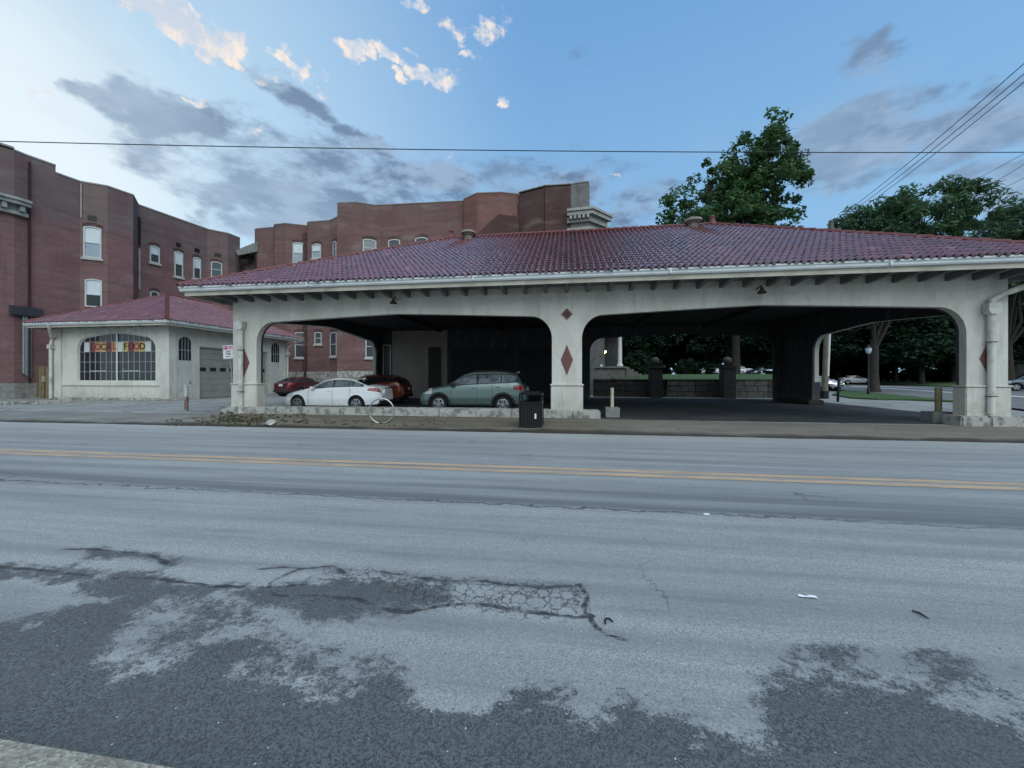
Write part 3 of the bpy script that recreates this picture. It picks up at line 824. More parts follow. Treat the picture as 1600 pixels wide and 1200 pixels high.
    # rough stone plinths and the long kerb under the left bay
    def stone_row(x0, x1, y0, y1, z0, z1, lens, seed):
        rs = random.Random(seed); mb = MB(); x = x0
        while x < x1 - .05:
            l = min(rs.choice(lens), x1 - x)
            if x1 - x - l < .3: l = x1 - x
            mb.box(x + .006, x + l - .006, y0 + rs.uniform(-.02, .02), y1, z0, z1 + rs.uniform(-.015, .01)); x += l
        return mb
    stone_row(-13.0, 1.12, YF - .17, YF + .45, LOT_Z - .06, .445, (1.7, 2.1, 1.3, 2.6), 3).build('kerb_plinth', STONE, T, bevel=.03)
    stone_row(11.55, 13.25, YF - .2, YF + .46, LOT_Z - .06, .42, (.95, .75), 5).build('plinth', STONE, T, bevel=.04)
    stone_row(-13.4, -13.01, YF - .1, YF + 1.2, LOT_Z - .06, .33, (.4,), 6).build('plinth', STONE, T, bevel=.05)
    MB().box(12.3, 13.05, 21.7, YB + .5, LOT_Z, .38).build('plinth', M('dark_stone', (.11, .105, .098)), T, bevel=.04)  # rear plinth stone darkened in its colour for the shade inside
    # red diamonds
    def diamond(cx, cz, hw, hh, m_, name='diamond_inlay', t=.02):
        return MB().prism([(cx - hw, cz), (cx, cz - hh), (cx + hw, cz), (cx, cz + hh)], YF - t, YF + .01).build(name, m_, T)
    diamond(0, H + .56, .205, .52, DIAM); 
    dd = diamond(0, H + 2.13, .225, .235, M('pale_inlay_border', (.50, .47, .44), .7, .2), 'diamond_medallion', .012)
    MB().prism([(-.19, H + 2.13), (0, H + 1.93), (.19, H + 2.13), (0, H + 2.33)], YF - .022, YF - .013).build('medallion_tile', DIAM, dd)
    MB().lathe([(.005, -.012), (.075, -.010), (.085, 0)], (0, YF - .0225, H + 2.13), 14, 'y').build('rosette', DIAM_DK, dd)
    for px, sg in ((1545.5, -1), (381, 1)):          # half diamonds: the downspout runs over the outer half
        cx = on_y(px, 560, YF).x; cz = H + .53; pts = [(cx, cz - .56), (cx + sg * .25, cz), (cx, cz + .56)]
        MB().prism(pts if sg > 0 else pts[::-1], YF - .02, YF + .01).build('diamond_inlay', DIAM, T)
    # soffit, lookouts, fascia, gutter
    xe0, xe1, ye0, ye1 = -14.0, 14.0, YF - 1.12, 25.8
    MB().box(xe0 + .12, xe1 - .12, ye0 + .14, YF + .0, H + 3.08, H + 3.11).box(xe0 + .12, -12.9, YF + .0, ye1 - .1, H + 3.08, H + 3.11).box(12.9, xe1 - .12, YF + .0, ye1 - .1, H + 3.08, H + 3.11).box(-12.9, 12.9, YB + .31, ye1 - .1, H + 3.08, H + 3.11).build('soffit', SOFF, T)
    x = -12.75
    while x < 12.9:
        MB().prism([(ye0 + .15, H + 2.99), (ye0 + .22, H + 2.93), (YF - .002, H + 2.86), (YF - .002, H + 3.078), (ye0 + .15, H + 3.078)], x - .055, x + .055, lambda p, q, t: (t, p, q)).build('rafter_tail', SOFF, T)
        x += .708
    for sx in (-1, 1):
        y = YF + .5
        while y < YB:
            a, b = sorted((sx * 12.902, sx * 13.85)); MB().box(a, b, y - .055, y + .055, H + 2.92, H + 3.078).build('rafter_tail', SOFF, T); y += 1.42
    fs = MB().box(xe0 + .08, xe1 - .08, ye0 + .10, ye0 + .139, H + 2.95, H + 3.14)
    fs.box(xe0 + .08, xe0 + .12, ye0 + .14, ye1 - .08, H + 2.95, H + 3.14).box(xe1 - .12, xe1 - .08, ye0 + .14, ye1 - .08, H + 2.95, H + 3.14).box(xe0 + .08, xe1 - .08, ye1 - .08, ye1 - .04, H + 2.95, H + 3.14)
    fs.build('fascia', FASC, T)
    gp = [(ye0 + .098, H + 3.10), (ye0 + .03, H + 3.10), (ye0 + .0, H + 3.14), (ye0 - .005, H + 3.19), (ye0 - .04, H + 3.225), (ye0 - .045, H + 3.275), (ye0 - .03, H + 3.275), (ye0 - .028, H + 3.24), (ye0 + .09, H + 3.24)]
    MB().prism(gp, xe0 - .04, xe1 + .04, lambda p, q, t: (t, p, q)).build('gutter', GUT, T, tri=True)
    for xg in (-8.9, -3.0, 3.1, 9.0): MB().box(xg - .03, xg + .03, ye0 - .05, ye0 + .03, H + 3.12, H + 3.278).build('gutter_strap', GUT, T)
    # roof deck under the tiles, tiles, ridge and hip caps
    rA = Vector((-5.85, 19.0, H + 7.02)); rB = Vector((6.7, 19.0, H + 7.02))
    ze = Z_E
    c = [Vector((xe0, ye0, ze)), Vector((xe1, ye0, ze)), Vector((xe1, ye1, ze)), Vector((xe0, ye1, ze))]
    dk = Vector((0, 0, -.06))
    MB().add([v + dk for v in c] + [rA + dk, rB + dk], [(0, 1, 5, 4), (1, 2, 5), (2, 3, 4, 5), (3, 0, 4)]).build('roof_deck', CEIL, T)
    hip_roof(T, xe0, xe1, ye0, ye1, ze, rA, rB)
    cm = MB()
    for (a, b) in ((c[0], rA), (c[1], rB), (c[2], rB), (c[3], rA), (rA, rB)): cap_run(cm, a + Vector((0, 0, .06)), b + Vector((0, 0, .06)))
    cm.build('ridge_cap', CAPM, T, smooth=True)
    for r in (rA, rB):
        MB().lathe([(.20, -.05), (.2, .10), (.13, .2), (.10, .32), (.13, .38), (.07, .46), (.01, .48)], r, 12).build('finial', CAPM, T, smooth=True)
    # two roof ventilators near the ridge
    vm = M('ventilator_brick', (.22, .18, .165), .9, .4, 6, .4, 20); vc = M('ventilator_cap', (.30, .27, .25), .85, .3, 5, .2, 20)
    for px in (732, 1083):
        p = on_y(px, 375, 18.55)
        v = MB().lathe([(.22, -.45), (.22, .20), (.29, .24), (.29, .30)], (p.x, 18.55, H + 6.75), 20).build('ventilator', vm, T, smooth=True)
        MB().lathe([(.30, .302), (.38, .31), (.38, .40), (.26, .45), (.05, .47)], (p.x, 18.55, H + 6.75), 20).build('ventilator_cap', vc, v, smooth=True)
    # downspouts with conductor heads
    def spout(pts, x, zh, r=.085):
        ds = MB().tube(pts, r, 10).build('downspout', PIPE, T, smooth=True)
        MB().prism([(x - .16, zh + .16), (x + .16, zh + .16), (x + .16, zh - .06), (x + .09, zh - .16), (x - .09, zh - .16), (x - .16, zh - .06)], YF - .24, YF - .02).build('conductor_head', PIPE, ds)
        for zz in (1.0, 2.6): MB().box(x - .10, x + .10, YF - .209, YF - .055, zz, zz + .02).build('strap', RUST, ds)
        return ds
    xl = on_y(376, 560, YF - .12).x; xr = on_y(1549, 560, YF - .12).x
    spout([(xl, YF - .12, .16), (xl, YF - .12, 1.2), (xl, YF - .12, H + 2.05)], xl, H + 1.95)
    spout([(13.85, ye0 + .02, H + 3.08), (13.75, ye0 + .08, H + 2.96), (xr + .25, YF - .25, H + 2.42), (xr, YF - .14, H + 2.25), (xr, YF - .12, H + 2.05), (xr, YF - .12, 1.3), (xr - .02, YF - .13, .5)], xr, H + 1.98)
    # rusty bracket lamps under the eaves
    for px, py in ((616, 470), (1189, 456)):
        x = on_y(px, py, YF - .3).x
        lm = MB().tube([(x, YF - .003, H + 2.78), (x, YF - .3, H + 2.84), (x, YF - .36, H + 2.74)], .02, 8).build('bracket_lamp', RUST, T)
        MB().lathe([(.035, .16), (.05, .09), (.125, .0), (.13, -.03), (.02, -.02)], (x, YF - .36, H + 2.62), 16).build('lamp_shade', RUST, lm, smooth=True)
    return T
build_carport()

# ------------------------------------------------------------ the small garage with the letter banner
def arched(w, h, rise, r, n=8):
    """window outline from 0..w, 0..h with rounded shoulders and a low rise"""
    pts = [(0, 0), (w, 0), (w, h - rise - r)]
    for i in range(1, n + 1):
        a = i / n * math.pi / 2; pts.append((w - r + r * math.cos(a), h - rise - r + r * math.sin(a)))
    for i in range(1, n):
        t = i / n; pts.append((w - r - (w - 2 * r) * t, h - rise + rise * math.sin(math.pi * t)))
    for i in range(0, n + 1):
        a = math.pi / 2 + i / n * math.pi / 2; pts.append((r + r * math.cos(a), h - rise - r + r * math.sin(a)))
    return pts
def clip_top(poly, x):
    """height of outline at x"""
    best = 0
    n = len(poly)
    for i in range(n):
        (x0, y0), (x1, y1) = poly[i], poly[(i + 1) % n]
        if (x0 - x) * (x1 - x) <= 0 and abs(x1 - x0) > 1e-9:
            best = max(best, y0 + (y1 - y0) * (x - x0) / (x1 - x0))
    return best

GX0, GX1, GY0, GY1 = -32.2, -23.8, 20.05, 29.95
def build_garage():
    T = thing('garage_building', 'small cream stucco garage with red hip roof and a wide arched shop window', 'garage', ((GX0 + GX1) / 2, GY0, LOT_Z))
    zt = H + 3.0; zb = LOT_Z
    wl, wr = on_y(121, 560, GY0).x, on_y(243, 560, GY0).x
    zs = on_y(182, 596, GY0).z; ztop = on_y(182, 519.5, GY0).z
    ww, wh = wr - wl, ztop - zs
    out = arched(ww, wh, .22, .85)
    # front wall round the window: lower piece, then the piece with the opening
    MB().box(GX0, GX1, GY0 + .0, GY0 + .3, zb, zs).build('front_wall', STUC, T)
    up = [(GX0, zs), (wl, zs)] + [(wl + p, zs + q) for p, q in reversed(out[2:])] + [(wr, zs), (GX1, zs), (GX1, zt + .3), (GX0, zt + .3)]
    MB().prism(up, GY0, GY0 + .3).build('front_wall', STUC, T, tri=True)
    # side walls; the right one has two garage doorways
    d1, d2 = (21.95, 24.95), (25.35, 27.75)
    zd = H + 1.97
    pl = [(GY0 + .3, zb), (d1[0], zb), (d1[0], zd), (d1[1], zd), (d1[1], zb), (d2[0], zb), (d2[0], zd), (d2[1], zd), (d2[1], zb), (GY1, zb), (GY1, zt + .3), (GY0 + .3, zt + .3)]
    fr = lambda p, q, t: (t, p, q)
    MB().prism(pl, GX1 - .3, GX1, fr).build('side_wall', STUC, T, tri=True)
    MB().box(GX0, GX0 + .3, GY0 + .3, GY1, zb, zt + .3).build('side_wall', STUC, T)
    MB().box(GX0 + .3, GX1 - .3, GY1 - .3, GY1, zb, zt + .3).build('back_wall', STUC, T)
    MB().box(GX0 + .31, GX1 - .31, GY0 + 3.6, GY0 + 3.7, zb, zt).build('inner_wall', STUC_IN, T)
    MB().box(GX0 + .31, GX1 - .31, GY0 + .31, GY0 + 3.6, zb + .01, zb + .04).build('floor', CEIL, T)
    # pilasters at the front corners, ledge and stone base
    MB().box(GX1 - .62, GX1 + .06, GY0 - .06, GY0 - .001, zb, zt + .2).build('pilaster', STUC, T, bevel=.015)
    MB().box(GX1 + .001, GX1 + .058, GY0 - .0005, GY0 + .42, zb, zt + .2).build('pilaster', STUC, T, bevel=.015)
    MB().box(GX0 - .05, GX0 + .55, GY0 - .06, GY0 - .001, zb, zt + .2).build('pilaster', STUC, T, bevel=.015)
    MB().box(GX0 + .55, GX1 - .63, GY0 - .07, GY0 - .001, zs - .26, zs - .19).build('ledge', STUC, T, bevel=.01)
    MB().box(GX0 - .1, GX1 - .64, GY0 - .12, GY0 - .065, zb, zb + .17).build('base_stone', STONE, T, bevel=.02)
    MB().box(GX1 - .63, GX1 + .14, GY0 - .13, GY0 - .062, zb, zb + .13).build('base_stone', STONE2, T, bevel=.02)
    # window: frame, glass, bars
    W = MB()
    o2 = [(p, q) for p, q in out]
    n = len(out)
    inner = [(ww / 2 + (p - ww / 2) * (1 - .12 / ww), .06 + q * (1 - .12 / wh)) for p, q in out]
    fy0, fy1 = GY0 + .06, GY0 + .12
    vs = [(wl + p, y, zs + q) for y in (fy0, fy1) for (p, q) in out] + [(wl + p, y, zs + q) for y in (fy0, fy1) for (p, q) in inner]
    fs = []
    for i in range(n):
        j = (i + 1) % n
        fs += [(i, j, 2 * n + j, 2 * n + i), (n + i, n + j, 3 * n + j, 3 * n + i), (2 * n + i, 2 * n + j, 3 * n + j, 3 * n + i)]
    W.add(vs, fs)
    win = W.build('shop_window', FRAME_W, T)
    MB().prism([(wl + p, zs + q) for p, q in inner], GY0 + .10, GY0 + .105).build('pane', DKGLASS, win, tri=True)
    bars = MB()
    cols = 14
    grey = M('steel_muntin', (.34, .36, .36), .6, .2, 4)
    for k in range(1, cols):
        if k == 7: continue
        x = wl + ww * k / cols; top = zs + clip_top(inner, ww * k / cols)
        bars.box(x - .016, x + .016, GY0 + .075, GY0 + .099, zs + .06, top)
    for f in (.20, .40, .61, .82):
        dx = .10 if f < .8 else .42
        bars.box(wl + dx, wr - dx, GY0 + .08, GY0 + .097, zs + wh * f - .012, zs + wh * f + .012)
    bars.build('glazing_bars', grey, win)
    MB().box(wl + ww / 2 - .055, wl + ww / 2 + .055, GY0 + .05, GY0 + .074, zs + .06, zs + clip_top(inner, ww / 2)).build('mullion', FRAME_W, win)
    for a, b in ((2, 5), (8, 11)):
        x0, x1 = wl + ww * a / cols, wl + ww * b / cols; z0, z1 = zs + .08, zs + wh * .20
        MB().box(x0, x1, GY0 + .055, GY0 + .0745, z1 + .02, z1 + .06).build('vent_rail', FRAME_W, win)
    # things inside, seen faintly through the panes
    for k in range(3):
        xx = wr - .45 - k * .28
        MB().lathe([(.03, 0), (.11, .03), (.12, .2), (.04, .26)], (xx, GY0 + .45, zs + .18 + .1 * (k % 2)), 10).build('jar', M('white_crockery', (.6, .6, .58), .4, .1), win)
    MB().box(wl + ww * .55, wr - .15, GY0 + .3, GY0 + .75, zs + .02, zs + .16).build('display_shelf', M('shelf_wood', (.10, .085, .07), .8, .3), win)
    # arched side door near the corner, and another at the far end
    def side_door(y0, y1, pt, pb, px):
        z1 = on_x(px, pt, GX1).z; z0 = on_x(px, pb, GX1).z
        w = y1 - y0
        door = MB().prism([(y0 - .03, zb + .1), (y1 + .03, zb + .1), (y1 + .03, z0 - .02), (y0 - .03, z0 - .02)], GX1 + .001, GX1 + .02, fr).build('side_door', M('pale_door_paint', (.50, .51, .49), .7, .25), T)
        ol = arched(w, z1 - z0, .08, min(.5, w * .48)); ol = [(p if p > w * .5 or q < .01 else p, q) for p, q in ol]
        MB().prism([(y0 + p, z0 + q) for p, q in ol], GX1 + .002, GX1 + .012, fr).build('pane', DKGLASS, door, tri=True)
        b = MB()
        for k in (1, 2, 3): b.box(GX1 + .0125, GX1 + .03, y0 + w * k / 4 - .015, y0 + w * k / 4 + .015, z0, z0 + clip_top(ol, w * k / 4))
        b.box(GX1 + .0125, GX1 + .026, y0, y1, z0 + (z1 - z0) * .4, z0 + (z1 - z0) * .4 + .03)
        b.build('glazing_bars', grey, door)
        MB().box(GX1 + .021, GX1 + .07, y1 - .1, y1 - .04, zb + 1.05, zb + 1.12).build('handle', RUST, door)
    side_door(20.62, 21.4, 524, 563, 287)
    side_door(28.15, 29.0, 535, 566, 430)
    # overhead doors
    dg = M('grey_overhead_door', (.27, .275, .25), .6, .2, 1.5)
    def roller(y0, y1):
        mb = MB(); k = 8; hh = (zd - zb - .02) / k
        for i in range(k):
            z0 = zb + .02 + i * hh
            mb.prism([(-.14, z0), (-.125, z0 + .02), (-.125, z0 + hh - .02), (-.14, z0 + hh - .004), (-.19, z0 + hh - .004), (-.19, z0)], y0 + .06, y1 - .06, lambda p, q, t: (GX1 + p, t, q))
        o = mb.build('overhead_door', dg, T)
        n = 4 if y1 - y0 > 2.7 else 3
        for i in range(n):
            c = y0 + (y1 - y0) * (i + .5) / n; z0 = zb + .02 + 4 * hh
            MB().prism([(c - .24 + p, z0 + hh * .18 + q) for p, q in [(.06, 0), (.42, 0), (.48, .06), (.48, .2), (.42, .26), (.06, .26), (0, .2), (0, .06)]], GX1 - .124, GX1 - .115, fr).build('door_light', DKGLASS, o)
        MB().box(GX1 - .2, GX1 + .015, y0 + .0, y0 + .055, zb, zd - .01).box(GX1 - .2, GX1 + .015, y1 - .055, y1 - .0, zb, zd - .01).box(GX1 - .2, GX1 + .012, y0 + .055, y1 - .055, zd - .06, zd - .01).build('door_frame', M('pale_trim', (.42, .42, .38), .7, .2), o)
    roller(*d1); roller(*d2)
    # eaves, gutter, roof
    ov = .9
    x0, x1, y0, y1 = GX0 - ov, GX1 + ov, GY0 - ov, GY1 + ov
    MB().box(x0 + .05, x1 - .05, y0 + .05, GY0, H + 3.1, H + 3.13).box(x0 + .05, GX0, GY0, y1 - .05, H + 3.1, H + 3.13).box(GX1, x1 - .05, GY0, y1 - .05, H + 3.1, H + 3.13).box(GX0, GX1, GY1, y1 - .05, H + 3.1, H + 3.13).build('soffit', M('pale_soffit', (.36, .36, .345), .85, .25), T)
    y = GX0 + .3
    while y < GX1 + .1:
        MB().box(y - .05, y + .05, y0 + .14, GY0 - .07, H + 2.98, H + 3.098).build('rafter_tail', M('pale_soffit', (.36, .36, .345)), T); y += .92
    y = GY0 + .75
    while y < GY1:
        MB().box(GX1 + .07, x1 - .14, y - .05, y + .05, H + 2.98, H + 3.098).build('rafter_tail', M('pale_soffit', (.36, .36, .345)), T); y += .92
    MB().box(x0 + .08, x1 - .08, y0 + .08, y0 + .12, H + 2.99, H + 3.12).box(x1 - .12, x1 - .08, y0 + .12, y1 - .08, H + 2.99, H + 3.12).box(x0 + .08, x0 + .12, y0 + .12, y1 - .08, H + 2.99, H + 3.12).build('fascia', FASC, T)
    gp = [(.075, 3.11), (.02, 3.11), (-.01, 3.15), (-.04, 3.22), (-.05, 3.28), (-.03, 3.28), (-.02, 3.24), (.075, 3.24)]
    MB().prism([(y0 + p, H + q) for p, q in gp], x0 - .05, x1 + .05, fr).build('gutter', GUT, T, tri=True)
    MB().prism([(x1 - p, H + q) for p, q in gp], y0 + .08, y1, lambda p, q, t: (p, t, q)).build('gutter', GUT, T, tri=True)
    ze = H + 3.29
    r0 = Vector((-28.0, 23.45, H + 5.7)); r1 = Vector((-28.0, 26.9, H + 5.7))
    c = [Vector((x0, y0, ze)), Vector((x1, y0, ze)), Vector((x1, y1, ze)), Vector((x0, y1, ze))]
    dk = Vector((0, 0, -.06))
    MB().add([v + dk for v in c] + [r0 + dk, r1 + dk], [(0, 1, 4), (1, 2, 5, 4), (2, 3, 5), (3, 0, 4, 5)]).build('roof_deck', CEIL, T)
    hip_roof(T, x0, x1, y0, y1, ze, r0, r1, seg=6)
    cm = MB(); u = Vector((0, 0, .06))
    for (a, b) in ((c[0], r0), (c[1], r0), (c[2], r1), (c[3], r1), (r0, r1)): cap_run(cm, a + u, b + u)
    cm.build('ridge_cap', CAPM, T, smooth=True)
    # downspouts
    ds = MB().tube([(-31.3, y0 + .02, H + 3.1), (-31.3, y0 + .08, H + 2.95), (GX0 - .02, GY0 - .12, H + 2.35), (GX0 - .05, GY0 - .17, H + 2.0), (GX0 - .05, GY0 - .17, .2)], .085, 10).build('downspout', PIPE, T, smooth=True)
    MB().box(GX0 - .2, GX0 + .1, GY0 - .28, GY0 - .06, H + 1.75, H + 2.0).build('conductor_head', PIPE, ds)
    ds = MB().tube([(x1 - .05, GY1 + .5, H + 3.1), (GX1 + .15, GY1 - .1, H + 2.5), (GX1 + .12, GY1 - .12, H + 2.2), (GX1 + .12, GY1 - .12, .2)], .08, 10).build('downspout', PIPE, T, smooth=True)
    MB().box(GX1 + .01, GX1 + .25, GY1 - .26, GY1 + .02, H + 1.8, H + 2.08).build('conductor_head', PIPE, ds)
    # the paper banner behind the panes: one square per letter
    zl, zh = on_y(182, 549.5, GY0).z, on_y(182, 534.3, GY0).z
    B = thing('letter_banner', 'paper letter banner reading LOCAL FOOD behind the top panes of the garage window', 'banner', (wl + ww / 2, GY0, zl))
    cols_ = dict(w=(.54, .58, .56), m=(.17, .08, .085), o=(.44, .26, .155), y=(.47, .37, .16))
    seq = [('w', ''), ('m', 'L'), ('o', 'O'), ('y', 'C'), ('m', 'A'), ('o', 'L'), None, ('w', ''), ('y', 'F'), ('m', 'O'), ('o', 'O'), ('y', 'D'), ('w', '')]
    cw = ww / cols
    x = wl + cw * 1
    for it in seq:
        if it is None: continue
        k, ch = it
        i = seq.index(it) if False else None
    pos = [1, 2, 3, 4, 5, 6, 7, 8, 9, 10, 11, 12]
    flat = [s_ for s_ in seq if s_]
    for q, (k, ch) in zip(pos, flat):
        xa = wl + cw * q + .005; xb = xa + cw - .01
        m_ = M({'w': 'white_card', 'm': 'maroon_card', 'o': 'orange_card', 'y': 'yellow_card'}[k], cols_[k], .8, .12, 3)
        pn = MB().box(xa, xb, GY0 + .066, GY0 + .0735, zl, zh).build('card', m_, B)
        if ch:
            tm = M({'m': 'dark_red_ink', 'o': 'red_ink', 'y': 'black_ink'}[k], {'m': (.12, .02, .03), 'o': (.26, .03, .02), 'y': (.025, .02, .012)}[k], .8, .1)
            put_text('letter', ch, (zh - zl) * .92, tm, ((xa + xb) / 2, GY0 + .0655, (zl + zh) / 2), (1, 0, 0), (0, 0, 1), pn, .002, True)
build_garage()

# ------------------------------------------------------------ brick apartment houses
def brick(name, c1, c2, mortar, band, zband, edge=1.2):
    m, nt, b = nt_new(name); nb = NB(nt); uv = nb.coord('uv'); p = nb.coord('pos')
    t = nb.N.new('ShaderNodeTexBrick'); nb.L.new(uv, t.inputs['Vector'])
    t.inputs['Scale'].default_value = 1.0; t.inputs['Brick Width'].default_value = .225; t.inputs['Row Height'].default_value = .078
    t.inputs['Mortar Size'].default_value = .007; t.inputs['Color1'].default_value = c1 + (1,); t.inputs['Color2'].default_value = c2 + (1,); t.inputs['Mortar'].default_value = mortar + (1,)
    c = t.outputs['Color']
    n1 = nb.noise(nb.map(p, (.5, .5, 1.5)), .8, 6, .62); n2 = nb.noise(nb.map(p, (.25, .25, 3)), 1.0, 4, .6)
    z = nb.sep(p)[2]
    zz = nb.math('ADD', z, nb.math('MULTIPLY', nb.math('SUBTRACT', n1, .5), 4.0))
    c = nb.mix(nb.rng(zz, zband - edge, zband + edge, 0, .78, True), c, band)
    c = nb.mix(nb.rng(n2, .48, .72, 0, .5), c, tuple(x * .55 for x in band))
    c = nb.mix(nb.rng(n1, .54, .70, 0, .4), c, (.27, .215, .20))
    n7 = nb.noise(p, .35, 4, .6); c = nb.mix(nb.rng(n7, .50, .64, 0, .5), c, tuple(x * .62 for x in c1))
    n3 = nb.noise(nb.map(p, (2.2, 2.2, .12)), 1.2, 4, .6)
    c = nb.mix(nb.rng(n3, .60, .74, 0, .4), c, (.06, .05, .05))
    nt.links.new(c, b.inputs['Base Color']); b.inputs['Roughness'].default_value = .92; b.inputs['Specular IOR Level'].default_value = .15
    nt.links.new(nb.bump(t.outputs['Fac'], -.3, .01), b.inputs['Normal'])
    return m
BR_L = brick('dark_red_brick', (.230, .118, .119), (.172, .090, .093), (.21, .165, .155), (.150, .120, .117), 12.4, .8)
BR_M = brick('red_brick', (.195, .102, .100), (.146, .079, .078), (.17, .135, .13), (.155, .10, .094), 15.2)
BR_R = brick('orange_brick', (.215, .100, .086), (.170, .082, .073), (.20, .14, .125), (.175, .092, .082), 16)
BR_D = brick('sooty_brick', (.105, .055, .05), (.075, .042, .04), (.09, .075, .07), (.085, .055, .052), 15)
COPE = M('coping_stone', (.30, .285, .265), .9, .35, 3)
BLIND = M('white_blind', (.60, .66, .68), .5, .1, 2)
BLIND_G = M('grey_window_reflection', (.30, .36, .42), .25, .2, 1.2)
GLASSM = M('sky_window_glass', (.06, .075, .09), .05, .2, 1, spec=.8)
PALE_FR = M('pale_window_frame', (.50, .53, .52), .6, .15, 4)
SILL = M('pale_sill_stone', (.45, .44, .42), .9, .25, 5)

def window(parent, bl, right, w, h, rise=.10, style='blind', sill=True, split=.5, off=.0):
    """sash window lying on a wall: bl = bottom-left corner, right = direction along the wall (seen from outside)"""
    r = Vector(right).normalized(); n = r.cross(UP); bl = Vector(bl)
    fr = lambda p, q, t: bl + r * p + UP * q + n * (t + off)
    def outline(a, b, c, d, rs, k=6):
        pts = [(a, b), (c, b), (c, d - rs)]
        for i in range(1, k): t = i / k; pts.append((c + (a - c) * t, d - rs + rs * math.sin(math.pi * t)))
        pts.append((a, d - rs)); return pts
    o = outline(0, 0, w, h, rise); f = .085
    i_ = outline(f, f, w - f, h - f, rise * .8)
    N_ = len(o); mb = MB()
    vs = [fr(p, q, t) for t in (0.0, .07) for p, q in o] + [fr(p, q, t) for t in (0.0, .07) for p, q in i_]
    fs = []
    for i in range(N_):
        j = (i + 1) % N_
        fs += [(N_ + i, N_ + j, 3 * N_ + j, 3 * N_ + i), (i, j, N_ + j, N_ + i), (2 * N_ + i, 2 * N_ + j, 3 * N_ + j, 3 * N_ + i)]
    mb.add(vs, fs)
    mb.prism([(f, h * split - .03), (w - f, h * split - .03), (w - f, h * split + .03), (f, h * split + .03)], .02, .055, fr)
    wd = mb.build('window', PALE_FR, parent)
    if sill:
        k = 8; lo_ = [(-.06, h - rise)] + [(w * i / k, h - rise + rise * math.sin(math.pi * i / k)) for i in range(k + 1)] + [(w + .06, h - rise)]
        hi_ = [(p, q + .26 + (.03 if 0 < p < w else 0)) for p, q in lo_][::-1]
        MB().prism(lo_ + hi_, .0, .025, fr).build('brick_arch', BR_D, wd, tri=True)
    up = [(p, max(q, h * split)) for p, q in i_]
    lo = [(f, f), (w - f, f), (w - f, h * split), (f, h * split)]
    mu = {'blind': BLIND, 'glass': GLASSM, 'half': BLIND, 'open': BLIND}[style]
    ml = {'blind': BLIND_G, 'glass': GLASSM, 'half': GLASSM, 'open': DKGLASS}[style]
    MB().prism(up, .012, .018, fr).build('pane', mu, wd, tri=True)
    MB().prism(lo, .010, .015, fr).build('pane', ml, wd)
    if sill: MB().prism([(-.1, -.16), (w + .1, -.16), (w + .1, 0), (-.1, 0)], 0, .13, fr).build('sill', SILL, wd)
    return wd

class Facade:
    """wall following a plan polyline given by image column and distance"""
    def __init__(s, pts): s.p = [Vector((at_d(px, 588, d).x, at_d(px, 588, d).y, 0)) for px, d in pts]; s.px = [q[0] for q in pts]
    def hit(s, px, py):
        r = ray(px, py)
        for i in range(len(s.p) - 1):
            if s.px[i] <= px <= s.px[i + 1] and s.px[i + 1] > s.px[i]:
                a, b = s.p[i], s.p[i + 1]; e = b - a
                n = Vector((-e.y, e.x, 0))
                t = (a - CAMP).dot(n) / r.dot(n)
                return CAMP + r * t, e.normalized()
        raise ValueError(px)
    def win(s, T, x0, x1, y0, y1, **k):
        m = (x0 + x1) / 2
        a, e = s.hit(x0, y1); b, e1 = s.hit(x1, y1); e = (b - a); e.z = 0
        t, _ = s.hit(m, y0); c, _ = s.hit(m, y1)
        return window(T, (a.x, a.y, c.z), e, e.length, t.z - c.z, **k)
    def wall(s, name, m_, T, i0, i1, z0, z1, thick=.5, out=0.0, label=None):
        """solid wall strip from plan point i0 to i1"""
        P = s.p[i0:i1 + 1]; nrm = []
        for i in range(len(P)):
            a = P[max(0, i - 1)]; b = P[min(len(P) - 1, i + 1)]; e = (b - a).normalized(); nrm.append(Vector((e.y, -e.x, 0)))
        f = [p + n * out for p, n in zip(P, nrm)]; bk = [p - n * thick for p, n in zip(P, nrm)]
        pl = f + bk[::-1]
        mb = MB(); N_ = len(f)
        for i in range(N_ - 1):
            q = [f[i], f[i + 1], bk[i + 1], bk[i]]
            mb.add([(v.x, v.y, z0) for v in q] + [(v.x, v.y, z1) for v in q], [(3, 2, 1, 0), (4, 5, 6, 7), (0, 1, 5, 4), (2, 3, 7, 6)] + ([(3, 0, 4, 7)] if i == 0 else []) + ([(1, 2, 6, 5)] if i == N_ - 2 else []))
        return mb.build(name, m_, T, label=label)

